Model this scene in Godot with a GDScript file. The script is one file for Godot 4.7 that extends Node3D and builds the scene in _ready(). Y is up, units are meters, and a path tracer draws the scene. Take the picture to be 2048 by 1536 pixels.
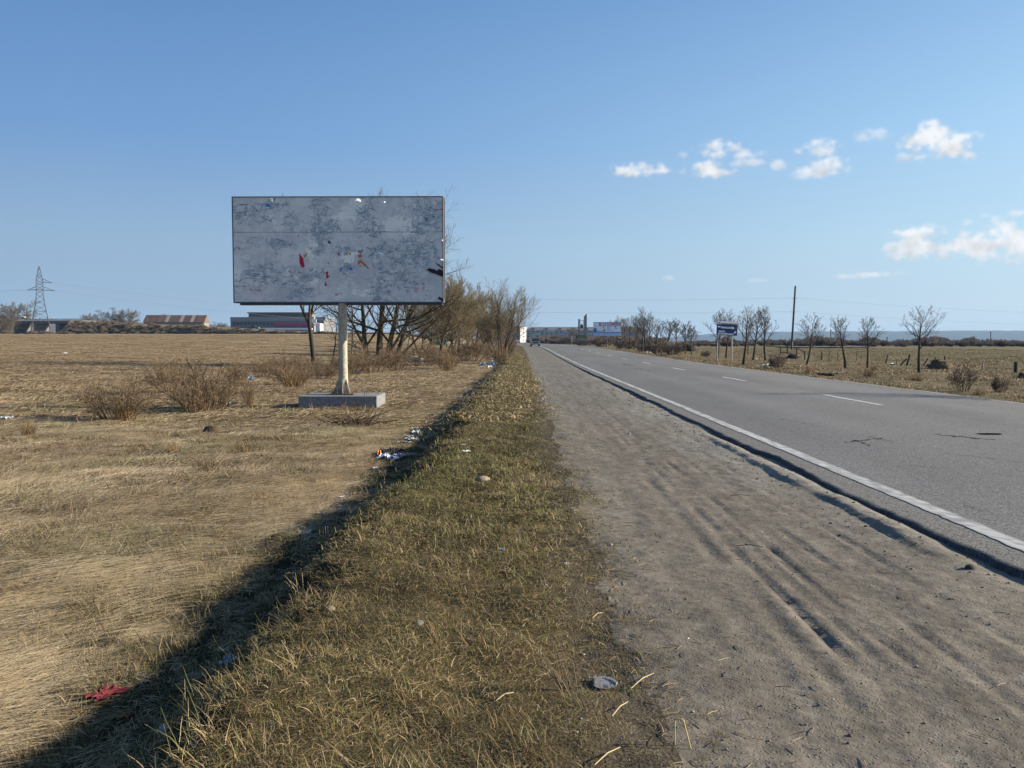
extends Node3D

const FPX := 1660.0
const EYE := Vector3(0, 1.45, 0)
var cam_basis := Basis()
var rng := RandomNumberGenerator.new()
var noise_a := FastNoiseLite.new()
var noise_b := FastNoiseLite.new()
var noise_c := FastNoiseLite.new()
var used := {}
var mats := {}


class Build:
	var v := PackedVector3Array()
	var n := PackedVector3Array()
	var c := PackedColorArray()
	var uv := PackedVector2Array()
	var ix := PackedInt32Array()
	var col := Color.WHITE

	func tube(p: PackedVector3Array, r: PackedFloat32Array, k: int, cap := false) -> void:
		var base := v.size()
		var m := p.size()
		var t0 := (p[1] - p[0]).normalized()
		var side := t0.cross(Vector3.UP if absf(t0.y) < 0.9 else Vector3.RIGHT).normalized()
		for i in m:
			var t := (p[mini(i + 1, m - 1)] - p[maxi(i - 1, 0)]).normalized()
			side = (side - t * side.dot(t)).normalized()
			var up := t.cross(side)
			for j in k:
				var a := TAU * j / k
				var nn := side * cos(a) + up * sin(a)
				v.push_back(p[i] + nn * r[i])
				n.push_back(nn)
				c.push_back(col)
		for i in m - 1:
			for j in k:
				var a := base + i * k + j
				var b := base + i * k + (j + 1) % k
				ix.push_back(a); ix.push_back(a + k); ix.push_back(b)
				ix.push_back(b); ix.push_back(a + k); ix.push_back(b + k)
		if cap:
			for e in [0, m - 1]:
				var dir := (p[1] - p[0]).normalized() * -1.0 if e == 0 else (p[m - 1] - p[m - 2]).normalized()
				for j in k - 2:
					tri(v[base + e * k], v[base + e * k + j + 1], v[base + e * k + j + 2], dir)

	func rod(a: Vector3, b: Vector3, ra: float, rb := -1.0, k := 6, cap := true) -> void:
		tube(PackedVector3Array([a, b]), PackedFloat32Array([ra, ra if rb < 0.0 else rb]), k, cap)

	func tri(a: Vector3, b: Vector3, d: Vector3, nn: Vector3) -> void:
		var s := v.size()
		v.push_back(a); v.push_back(b); v.push_back(d)
		for i in 3:
			n.push_back(nn)
			c.push_back(col)
		if (b - a).cross(d - a).dot(nn) > 0.0:
			ix.push_back(s); ix.push_back(s + 2); ix.push_back(s + 1)
		else:
			ix.push_back(s); ix.push_back(s + 1); ix.push_back(s + 2)

	func quad(a: Vector3, b: Vector3, d: Vector3, e: Vector3, nn: Vector3) -> void:
		var s := v.size()
		v.push_back(a); v.push_back(b); v.push_back(d); v.push_back(e)
		for i in 4:
			n.push_back(nn)
			c.push_back(col)
		if (b - a).cross(d - a).dot(nn) > 0.0:
			ix.append_array(PackedInt32Array([s, s + 2, s + 1, s, s + 3, s + 2]))
		else:
			ix.append_array(PackedInt32Array([s, s + 1, s + 2, s, s + 2, s + 3]))

	# a box with chamfered edges, turned by a basis
	func box(at: Vector3, size: Vector3, bevel := 0.0, turn := Basis()) -> void:
		var h := size / 2.0
		var b := minf(bevel, minf(h.x, minf(h.y, h.z)) * 0.45)
		var pt := func(s: Vector3, axis: int) -> Vector3:
			var q := Vector3(s.x * (h.x - b), s.y * (h.y - b), s.z * (h.z - b))
			q[axis] = s[axis] * h[axis]
			return at + turn * q
		for axis in 3:
			var o := (axis + 1) % 3
			var w := (axis + 2) % 3
			for sg in [-1.0, 1.0]:
				var q := []
				for st in [[-1.0, -1.0], [1.0, -1.0], [1.0, 1.0], [-1.0, 1.0]]:
					var s := Vector3()
					s[axis] = sg; s[o] = st[0]; s[w] = st[1]
					q.append(pt.call(s, axis))
				var nn := Vector3()
				nn[axis] = sg
				quad(q[0], q[1], q[2], q[3], turn * nn)
				if b > 0.0:
					for so in [-1.0, 1.0]:
						var s1 := Vector3()
						s1[axis] = sg; s1[o] = so; s1[w] = -1.0
						var s2 := s1
						s2[w] = 1.0
						var ne := Vector3()
						ne[axis] = sg; ne[o] = so
						quad(pt.call(s1, axis), pt.call(s2, axis), pt.call(s2, o), pt.call(s1, o), (turn * ne).normalized())
		if b > 0.0:
			for sx in [-1.0, 1.0]:
				for sy in [-1.0, 1.0]:
					for sz in [-1.0, 1.0]:
						var s := Vector3(sx, sy, sz)
						tri(pt.call(s, 0), pt.call(s, 1), pt.call(s, 2), (turn * s).normalized())

	# a flat outline in the x-y plane given depth along z, turned and moved
	func prism(outline: PackedVector2Array, z0: float, z1: float, t := Transform3D()) -> void:
		var idx := Geometry2D.triangulate_polygon(outline)
		for i in range(0, idx.size(), 3):
			for z in [z0, z1]:
				var q := []
				for j in 3:
					var w := outline[idx[i + j]]
					q.append(t * Vector3(w.x, w.y, z))
				tri(q[0], q[1], q[2], t.basis * Vector3(0, 0, -1.0 if z == minf(z0, z1) else 1.0))
		var area := 0.0
		for i in outline.size():
			area += outline[i].cross(outline[(i + 1) % outline.size()])
		for i in outline.size():
			var a := outline[i]
			var b := outline[(i + 1) % outline.size()]
			var d := (b - a).normalized()
			var nn := Vector3(d.y, -d.x, 0) * (1.0 if area > 0.0 else -1.0)
			quad(t * Vector3(a.x, a.y, z0), t * Vector3(b.x, b.y, z0), t * Vector3(b.x, b.y, z1), t * Vector3(a.x, a.y, z1), t.basis * nn)

	# an uneven rounded lump
	func lump(at: Vector3, size: Vector3, rough: float, fn: FastNoiseLite, rings := 7, sides := 10, low := -0.5) -> void:
		var base := v.size()
		for i in rings + 1:
			var e := lerpf(PI / 2, low * PI / 2 * 2.0, float(i) / rings)
			for j in sides + 1:
				var a := TAU * (j % sides) / sides
				var d := Vector3(cos(e) * cos(a), sin(e), cos(e) * sin(a))
				var k := 1.0 + rough * fn.get_noise_3dv(d * 60.0 + at * 37.0)
				v.push_back(at + d * size * k)
				n.push_back((d / size).normalized())
				c.push_back(col)
		for i in rings:
			for j in sides:
				var a := base + i * (sides + 1) + j
				var b := a + sides + 1
				ix.append_array(PackedInt32Array([a, b, a + 1, a + 1, b, b + 1]))

	# a crumpled sheet lying roughly flat
	func sheet(at: Vector3, w: float, h: float, turn: float, amp: float, fn: FastNoiseLite, seed_: float, cells := 7, ragged := 0.0) -> void:
		var base := v.size()
		var bs := Basis(Vector3.UP, turn)
		for i in cells + 1:
			for j in cells + 1:
				var p := Vector2(float(i) / cells - 0.5, float(j) / cells - 0.5)
				var s := 1.0 + ragged * fn.get_noise_2d(p.x * 90.0 + seed_, p.y * 90.0 - seed_) * 2.0
				var y := amp * (0.9 * absf(fn.get_noise_2d(p.x * 70.0 + seed_ * 3.0, p.y * 70.0)) + 0.6 * fn.get_noise_2d(p.x * 200.0, p.y * 200.0 + seed_ * 5.0))
				v.push_back(at + bs * Vector3(p.x * w * s, y, p.y * h * s))
				n.push_back(Vector3.UP)
				c.push_back(col)
		for i in cells:
			for j in cells:
				var a := base + i * (cells + 1) + j
				var b := a + cells + 1
				ix.append_array(PackedInt32Array([a, b, a + 1, a + 1, b, b + 1]))
		for i in cells + 1:
			for j in cells + 1:
				var gx: Vector3 = v[base + mini(i + 1, cells) * (cells + 1) + j] - v[base + maxi(i - 1, 0) * (cells + 1) + j]
				var gz: Vector3 = v[base + i * (cells + 1) + mini(j + 1, cells)] - v[base + i * (cells + 1) + maxi(j - 1, 0)]
				var nn := gz.cross(gx).normalized()
				n[base + i * (cells + 1) + j] = nn if nn.y > 0.0 else -nn

	func mesh(mat: Material = null) -> ArrayMesh:
		var a := []
		a.resize(Mesh.ARRAY_MAX)
		a[Mesh.ARRAY_VERTEX] = v
		a[Mesh.ARRAY_NORMAL] = n
		a[Mesh.ARRAY_COLOR] = c
		if uv.size() == v.size():
			a[Mesh.ARRAY_TEX_UV] = uv
		a[Mesh.ARRAY_INDEX] = ix
		var m := ArrayMesh.new()
		m.add_surface_from_arrays(Mesh.PRIMITIVE_TRIANGLES, a)
		if mat:
			m.surface_set_material(0, mat)
		return m


# ---------------------------------------------------------------- naming and tagging
func numbered(called: String) -> String:
	var k: int = used.get(called, -1) + 1
	used[called] = k
	return called if k == 0 else "%s_%03d" % [called, k]


func tag(o: Node3D, label := "", category := "", group := "", kind := "") -> Node3D:
	if label: o.set_meta("label", label)
	if category: o.set_meta("category", category)
	if group: o.set_meta("group", group)
	if kind: o.set_meta("kind", kind)
	return o


func thing(called: String, label: String, category: String, at: Vector3, turn := 0.0, group := "") -> Node3D:
	var o := Node3D.new()
	o.name = numbered(called)
	add_child(o)
	o.position = at
	o.rotation.y = turn
	tag(o, label, category, group)
	return o


func part(b: Build, called: String, mat: Material, parent: Node3D) -> MeshInstance3D:
	var o := MeshInstance3D.new()
	var k := 0
	var nm := called
	while parent.has_node(NodePath(nm)):
		k += 1
		nm = "%s_%03d" % [called, k]
	o.name = nm
	o.mesh = b.mesh(mat)
	parent.add_child(o, true)
	return o


func solo(b: Build, called: String, label: String, category: String, mat: Material, at := Vector3.ZERO, turn := 0.0, group := "") -> MeshInstance3D:
	var o := MeshInstance3D.new()
	o.name = numbered(called)
	o.mesh = b.mesh(mat)
	add_child(o)
	o.position = at
	o.rotation.y = turn
	tag(o, label, category, group)
	return o


func setting(b: Build, called: String, mat: Material, label: String) -> MeshInstance3D:
	var o := MeshInstance3D.new()
	o.name = numbered(called)
	o.mesh = b.mesh(mat)
	add_child(o)
	tag(o, label, "", "", "structure")
	return o


func copy_of(o: Node3D, label: String, at: Vector3, turn: float, scale_: Vector3, group := "") -> Node3D:
	var c: Node3D = o.duplicate()
	c.name = numbered(str(o.name).rstrip("0123456789").trim_suffix("_"))
	add_child(c)
	c.transform = Transform3D(Basis(Vector3.UP, turn).scaled_local(scale_), at)
	c.set_meta("label", label)
	if group: c.set_meta("group", group)
	return c


# ---------------------------------------------------------------- where a thing stands
func ray(px: float, py: float) -> Vector3:
	return cam_basis * Vector3((px - 1024.0) / FPX, -(py - 768.0) / FPX, -1.0)


func at_depth(px: float, py: float, d: float) -> Vector3:
	var r := ray(px, py)
	return EYE + r * (d / -r.z)


# the point of the ground seen at that place of the photograph
func ground(px: float, py: float) -> Vector3:
	var r := ray(px, py)
	var d := 1.5
	var last := 1.5
	while d < 1500.0:
		var p := EYE + r * (d / -r.z)
		if p.y < height(p.x, d):
			var lo := last
			var hi := d
			for i in 14:
				var m := (lo + hi) / 2.0
				var q := EYE + r * (m / -r.z)
				if q.y < height(q.x, m): hi = m
				else: lo = m
			var e := EYE + r * (hi / -r.z)
			return Vector3(e.x, height(e.x, hi), e.z)
		last = d
		d *= 1.02
	return at_depth(px, py, 400.0)


# the ground at a distance along the road, under a column of the photograph
func column(px: float, d: float) -> Vector3:
	var p := at_depth(px, 690.0, d)
	for i in 3:
		p.y = height(p.x, d)
		var q := cam_basis.inverse() * (p - EYE)
		p.x += ((px - 1024.0) / FPX - q.x / -q.z) * -q.z
	p.y = height(p.x, d)
	return p


# ---------------------------------------------------------------- the lie of the land
func road_c(d: float) -> float:
	if d < 90.0: return 0.0
	if d < 500.0: return -(d - 90.0) * (d - 90.0) * 1.1e-4
	return -18.5 - (d - 500.0) * 0.09


func road_y(d: float) -> float:
	return 0.55 * smoothstep(40.0, 160.0, d)


func crown(u: float) -> float:
	var k := (u - 7.52) / 4.15
	return 0.11 * (1.0 - k * k)


func verge_edge(d: float) -> float:
	return 0.55 + 0.16 * noise_a.get_noise_2d(d * 16.0, 300.0) + 0.10 * noise_b.get_noise_2d(d * 30.0, 77.0)


func asphalt_edge(d: float) -> float:
	return 3.2 + 0.09 * noise_a.get_noise_2d(d * 9.0, 900.0) + 0.05 * noise_b.get_noise_2d(d * 40.0, 40.0)


func bank_shift(d: float) -> float:
	return 0.30 * noise_a.get_noise_2d(d * 7.0, -200.0) + 0.16 * noise_b.get_noise_2d(d * 22.0, -50.0) - 0.012 * maxf(0.0, 8.0 - d)


func rut(u: float, d: float, at: float, wide: float, deep: float, k: float) -> float:
	var m := at + 0.05 * noise_a.get_noise_2d(d * 2.5, k * 100.0) + 0.014 * noise_b.get_noise_2d(d * 16.0, k * 50.0) + 0.006 * noise_b.get_noise_2d(d * 90.0, k * 20.0)
	var t := (u - m) / wide
	var s := clampf(0.45 + 1.3 * noise_b.get_noise_2d(d * 14.0, k * 37.0 + 500.0), 0.0, 1.0)
	return -deep * s * exp(-t * t) + deep * 0.55 * s * exp(-(t - 1.7) * (t - 1.7)) + deep * 0.3 * s * exp(-(t + 1.8) * (t + 1.8))


func height(x: float, d: float) -> float:
	var u := x - road_c(d)
	var y := road_y(d)
	if u > 11.7:
		y += lerpf(-0.10, -0.36, smoothstep(11.8, 15.0, u))
		var w := smoothstep(12.6, 15.0, u)
		y += w * (0.10 * noise_a.get_noise_2d(x * 7.0, d * 7.0) + 0.05 * noise_b.get_noise_2d(x * 20.0, d * 20.0))
		y -= 0.12 * exp(-pow((u - 15.5) / 0.9, 2.0)) * (0.6 + noise_a.get_noise_2d(d * 5.0, 11.0))
		return y
	if u > asphalt_edge(d) + 0.12:
		return y - 0.17
	if u > -1.3:
		y += lerpf(-0.13, -0.055, smoothstep(0.6, 3.0, u))
		var g := smoothstep(0.9, 0.2, u)
		y += g * (0.045 * noise_b.get_noise_2d(x * 26.0, d * 26.0) + 0.03 * noise_a.get_noise_2d(x * 13.0, d * 13.0) - 0.01)
		if u > 0.3 and d < 45.0:
			y += (1.0 - g) * (0.006 * noise_b.get_noise_2d(x * 60.0, d * 10.0) + 0.006 * noise_b.get_noise_2d(x * 130.0, d * 110.0))
			var worn := lerpf(1.0, 0.3, smoothstep(6.0, 14.0, d))
			y += worn * (rut(u, d, 0.98, 0.10, 0.006, 1.0) + rut(u, d, 1.40, 0.05, 0.010, 2.0) + rut(u, d, 1.60, 0.030, 0.016, 3.0) + rut(u, d, 1.71, 0.020, 0.008, 9.0))
			y += worn * (rut(u, d, 1.85, 0.026, 0.016, 4.0) + rut(u, d, 2.10, 0.028, 0.010, 5.0) + rut(u, d, 2.45, 0.03, 0.010, 6.0))
			# the broken rim of an older layer beside the road
			var q := smoothstep(5.2, 6.6, d) * smoothstep(14.5, 11.0, d)
			var rim := 2.88 + 0.07 * noise_b.get_noise_2d(d * 26.0, 610.0) + 0.03 * noise_b.get_noise_2d(d * 90.0, 20.0)
			y += q * 0.035 * smoothstep(rim - 0.02, rim + 0.03, u) * clampf(0.85 + 1.2 * noise_b.get_noise_2d(d * 12.0, 90.0), 0.0, 1.0) * smoothstep(3.2, 3.05, u)
			y += -0.03 * smoothstep(2.98, 3.15, u) * clampf(0.5 + noise_a.get_noise_2d(d * 8.0, 140.0), 0.0, 1.0)
		if u > -1.0: return y
	var s := u - bank_shift(d) - 0.10
	var near := 1.0 - smoothstep(55.0, 90.0, d)
	var t := smoothstep(-1.15, lerpf(-2.0, -1.7, smoothstep(9.0, 20.0, d)), s)
	var prof := lerpf(0.0, -0.42, t) + lerpf(0.0, 0.10, smoothstep(-2.2, -4.2, s))
	if u <= -1.3: y += -0.13
	y += prof * lerpf(0.45, 1.0, near)
	y += smoothstep(-1.1, -2.6, s) * (0.10 * noise_a.get_noise_2d(x * 6.0, d * 6.0) + 0.055 * noise_b.get_noise_2d(x * 17.0, d * 17.0) + 0.02 * noise_b.get_noise_2d(x * 60.0, d * 60.0))
	y += t * (1.0 - smoothstep(-2.2, -3.2, s)) * 0.05 * noise_b.get_noise_2d(x * 30.0, d * 30.0)
	y += smoothstep(-10.0, -45.0, x) * clampf(d - 40.0, 0.0, 230.0) * 0.0150
	return y


# ---------------------------------------------------------------- materials
func mat(called: String, color: Color, rough := 0.9, metal := 0.0) -> StandardMaterial3D:
	if mats.has(called): return mats[called]
	var m := StandardMaterial3D.new()
	m.resource_name = called
	m.albedo_color = color.linear_to_srgb()
	m.roughness = rough
	m.metallic = metal
	m.metallic_specular = 0.35
	m.vertex_color_use_as_albedo = true
	m.cull_mode = BaseMaterial3D.CULL_DISABLED
	mats[called] = m
	return m


func tex(im: Image) -> ImageTexture:
	return ImageTexture.create_from_image(im)


func noise_image(size: int, freq: float, octaves: int, seed_: int) -> Image:
	var f := FastNoiseLite.new()
	f.seed = seed_
	f.frequency = freq
	f.fractal_octaves = octaves
	return f.get_seamless_image(size, size)


# grey grain: noise squeezed between two values, with specks
func grain_image(size: int, freq: float, lo: float, hi: float, specks: int, dark: float, light: float, most: int, seed_: int) -> Image:
	var src := noise_image(size, freq, 4, seed_).get_data()
	var r := RandomNumberGenerator.new()
	r.seed = seed_
	var out := PackedByteArray()
	out.resize(size * size)
	for i in size * size:
		out[i] = int(clampf(lerpf(lo, hi, src[i] / 255.0) * 255.0 + r.randf_range(-9.0, 9.0), 0.0, 255.0))
	for k in specks:
		var x := r.randi() % size
		var y := r.randi() % size
		var s := 1 + r.randi() % most
		var g := int(r.randf_range(dark, light) * 255.0)
		for i in s:
			for j in s:
				if s > 2 and (i == 0 or i == s - 1) and (j == 0 or j == s - 1): continue
				out[((y + j) % size) * size + (x + i) % size] = g
	return Image.create_from_data(size, size, false, Image.FORMAT_L8, out)


# matted dry stalks lying over each other
func thatch_image(size: int, strokes: int, long: float, spread: float, seed_: int) -> Image:
	var r := RandomNumberGenerator.new()
	r.seed = seed_
	var out := noise_image(size, 0.02, 4, seed_).get_data()
	for i in size * size:
		out[i] = 150 + out[i] / 4
	for k in strokes:
		var p := Vector2(r.randf() * size, r.randf() * size)
		var a := r.randfn() * spread
		var g := r.randf_range(0.60, 1.0)
		var n := int(long * r.randf_range(0.4, 1.3))
		var w := 1 if r.randf() < 0.6 else 2
		for i in n:
			p += Vector2(cos(a), sin(a))
			a += r.randfn() * 0.03
			var q := int(g * 255.0 * (0.85 + 0.15 * sin(PI * i / n)))
			for j in w:
				out[posmod(int(p.y) + j, size) * size + posmod(int(p.x), size)] = q
	return Image.create_from_data(size, size, false, Image.FORMAT_L8, out)


func as_rgb(im: Image) -> Image:
	im.convert(Image.FORMAT_RGB8)
	return im


# ---------------------------------------------------------------- the sky
func sky_color(az: float, el: float) -> Color:
	# clear spring air: deep blue away from the sun, paler towards it and towards the horizon
	var s := cos(az - deg_to_rad(86.0)) * cos(minf(el, 1.2))
	var lo := [Color(0.325, 0.455, 0.600), Color(0.300, 0.455, 0.640), Color(0.178, 0.350, 0.640), Color(0.118, 0.262, 0.540), Color(0.085, 0.190, 0.430), Color(0.055, 0.130, 0.340)]
	var hi := [Color(0.640, 0.765, 0.860), Color(0.560, 0.790, 0.950), Color(0.430, 0.690, 0.960), Color(0.262, 0.490, 0.810), Color(0.140, 0.300, 0.600), Color(0.075, 0.170, 0.420)]
	var els := [0.0, 0.11, 0.227, 0.384, 0.85, 1.571]
	var e := clampf(el, 0.0, 1.57)
	var i := 0
	while i < 4 and e > els[i + 1]: i += 1
	var t: float = (e - els[i]) / (els[i + 1] - els[i])
	var a: Color = lo[i].lerp(lo[i + 1], t)
	var b: Color = hi[i].lerp(hi[i + 1], t)
	var k := (s + 0.40) / 1.04
	k = minf(pow(k, 1.6), 1.3) if k > 0.0 else maxf(k, -0.25) * 0.5
	var c := a.lerp(b, k)
	var sun := Vector3(sin(deg_to_rad(86.0)) * cos(deg_to_rad(21.0)), sin(deg_to_rad(21.0)), -cos(deg_to_rad(86.0)) * cos(deg_to_rad(21.0)))
	var dir := Vector3(sin(az) * cos(el), sin(el), -cos(az) * cos(el))
	var g := pow(maxf(0.0, dir.dot(sun)), 8.0)
	return c.lerp(Color(0.95, 0.97, 1.0), 0.55 * g)


func make_sky() -> Image:
	var sw := 4096
	var sh := 2048
	var small := Image.create_empty(512, 256, false, Image.FORMAT_RGBF)
	for j in 256:
		var el := (0.5 - (j + 0.5) / 256.0) * PI
		for i in 512:
			small.set_pixel(i, j, sky_color((i + 0.5) / 512.0 * TAU, maxf(el, 0.0)))
	small.resize(sw, sh, Image.INTERPOLATE_BILINEAR)
	# small fair-weather clouds: azimuth and height above the horizon in degrees, half sizes, density
	var puffs := []
	for q in [[1280, 341, 44, 11, 0.9], [1318, 337, 12, 9, 0.6], [1450, 303, 48, 14, 1.0], [1468, 298, 20, 12, 1.0], [1490, 311, 34, 8, 0.5], [1420, 341, 44, 13, 1.0], [1490, 328, 34, 7, 0.55], [1366, 311, 9, 6, 0.45], [1634, 298, 38, 12, 0.95], [1662, 337, 36, 14, 0.8], [1602, 348, 18, 9, 0.5], [1554, 331, 15, 9, 0.55], [1752, 272, 32, 10, 0.6],
			[1852, 277, 38, 20, 1.2], [1878, 289, 50, 22, 1.2], [1915, 297, 26, 18, 1.1], [1936, 307, 14, 13, 0.95], [1800, 314, 13, 8, 0.4], [1845, 470, 54, 12, 1.0], [1822, 500, 50, 15, 0.8], [1880, 503, 50, 14, 0.75], [1972, 478, 48, 24, 1.2], [2015, 492, 60, 24, 1.1], [1925, 486, 40, 14, 0.7], [2042, 426, 20, 6, 0.6], [2120, 490, 60, 22, 0.9],
			[1720, 552, 70, 4, 0.5], [1336, 557, 10, 4, 0.45], [1512, 561, 18, 4, 0.35], [1790, 548, 34, 4, 0.35]]:
		var r := ray(q[0], q[1]).normalized()
		puffs.append([rad_to_deg(atan2(r.x, -r.z)), rad_to_deg(asin(r.y)), rad_to_deg(q[2] / FPX) * 0.92, rad_to_deg(q[3] / FPX), q[4]])
	puffs.append_array([[41.0, 13.0, 2.4, 0.9, 1.0], [47.0, 8.5, 3.0, 0.9, 1.0], [55.0, 11.5, 2.6, 0.9, 1.0], [66.0, 7.5, 3.2, 0.9, 0.9], [-62.0, 8.0, 2.2, 0.5, 0.6]])
	var f1 := FastNoiseLite.new()
	f1.seed = 5
	f1.frequency = 0.028
	f1.fractal_octaves = 5
	f1.fractal_gain = 0.55
	for p in puffs:
		var az: float = p[0]
		var el: float = p[1]
		p[2] *= 1.2
		p[3] *= 1.3
		var rx: float = p[2] * 1.6
		var ry: float = p[3] * 1.7
		var x0 := int((az - rx) / 360.0 * sw)
		var x1 := int((az + rx) / 360.0 * sw)
		var y0 := int((0.5 - (el + ry) / 180.0) * sh)
		var y1 := int((0.5 - (el - ry) / 180.0) * sh)
		for y in range(y0, y1):
			for x in range(x0, x1):
				var dx: float = ((x + 0.5) / sw * 360.0 - az) / p[2]
				var dy: float = ((0.5 - (y + 0.5) / sh) * 180.0 - el) / p[3]
				var q := dx * dx + dy * dy * (1.0 if dy > 0.0 else 1.5)
				var m := 1.12 - 0.85 * q + 1.5 * f1.get_noise_2d(x * 1.2, y * 2.0) + 0.9 * f1.get_noise_2d(x * 4.1 + 900.0, y * 5.0)
				var a: float = smoothstep(-0.1, 1.5, m) * minf(p[4] * 1.1, 1.0) * smoothstep(2.6, 0.7, q)
				if a <= 0.003: continue
				var lit := clampf(0.90 + 0.12 * dy + 0.3 * f1.get_noise_2d(x * 2.0 + 50.0, y * 2.0), 0.66, 1.0)
				var xx := posmod(x, sw)
				small.set_pixel(xx, y, small.get_pixel(xx, y).lerp(Color(0.94, 0.96, 0.99) * lit, a * 0.95))
	return small


func _ready() -> void:
	rng.seed = 20240317
	noise_a.seed = 11
	noise_a.frequency = 0.03
	noise_a.fractal_octaves = 3
	noise_b.seed = 23
	noise_b.frequency = 0.045
	noise_b.fractal_octaves = 3
	noise_c.seed = 37
	noise_c.frequency = 0.02
	noise_c.fractal_octaves = 4
	cam_basis = Basis(Vector3.UP, deg_to_rad(0.656)) * Basis(Vector3.RIGHT, deg_to_rad(-2.966))

	var cam := Camera3D.new()
	cam.name = "camera"
	cam.fov = rad_to_deg(2.0 * atan(768.0 / FPX))
	cam.near = 0.05
	cam.far = 20000.0
	add_child(cam)
	cam.transform = Transform3D(cam_basis, EYE)
	cam.current = true

	var exposure := 2.1
	var env := Environment.new()
	env.background_mode = Environment.BG_SKY
	var sky := Sky.new()
	var pano := PanoramaSkyMaterial.new()
	pano.panorama = tex(make_sky())
	sky.sky_material = pano
	env.sky = sky
	env.background_energy_multiplier = 1.0 / exposure
	env.tonemap_mode = Environment.TONE_MAPPER_LINEAR
	env.tonemap_exposure = exposure
	env.sdfgi_enabled = true
	env.ssao_enabled = true
	env.ssil_enabled = true
	env.fog_enabled = true
	env.fog_density = 0.000085
	env.fog_light_color = Color(0.72, 0.86, 1.0)
	var we := WorldEnvironment.new()
	we.name = "world_environment"
	we.environment = env
	add_child(we)

	var sun := DirectionalLight3D.new()
	sun.name = "sun"
	sun.light_energy = 1.6
	sun.light_color = Color(1.0, 0.955, 0.88)
	sun.light_angular_distance = 0.53
	sun.shadow_enabled = true
	add_child(sun)
	var az := deg_to_rad(86.0)
	var el := deg_to_rad(21.0)
	sun.look_at_from_position(Vector3.ZERO, -Vector3(sin(az) * cos(el), sin(el), -cos(az) * cos(el)), Vector3.UP)

	build_ground()
	build_road()
	build_far()
	build_billboard()
	build_left_plants()
	build_right_side()
	build_town()
	build_cars()
	build_grass()
	build_litter()


# ---------------------------------------------------------------- ground
func ground_mat(called: String, im: Image, bump: Image, bump_cm: float, scale_: float, scale2: float) -> StandardMaterial3D:
	var m := mat(called, Color(1, 1, 1), 0.95)
	m.metallic_specular = 0.2
	m.albedo_texture = tex(as_rgb(im))
	m.uv1_scale = Vector3(scale_, scale_, 1)
	m.heightmap_enabled = true
	m.heightmap_texture = tex(as_rgb(bump))
	m.heightmap_scale = bump_cm
	m.detail_enabled = true
	m.detail_blend_mode = BaseMaterial3D.BLEND_MODE_MUL
	m.detail_albedo = tex(as_rgb(grain_image(512, 0.012, 0.82, 1.0, 0, 0, 0, 1, 99)))
	m.detail_uv_layer = BaseMaterial3D.DETAIL_UV_1
	m.uv2_scale = Vector3(scale2, scale2, 1)
	return m


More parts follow.
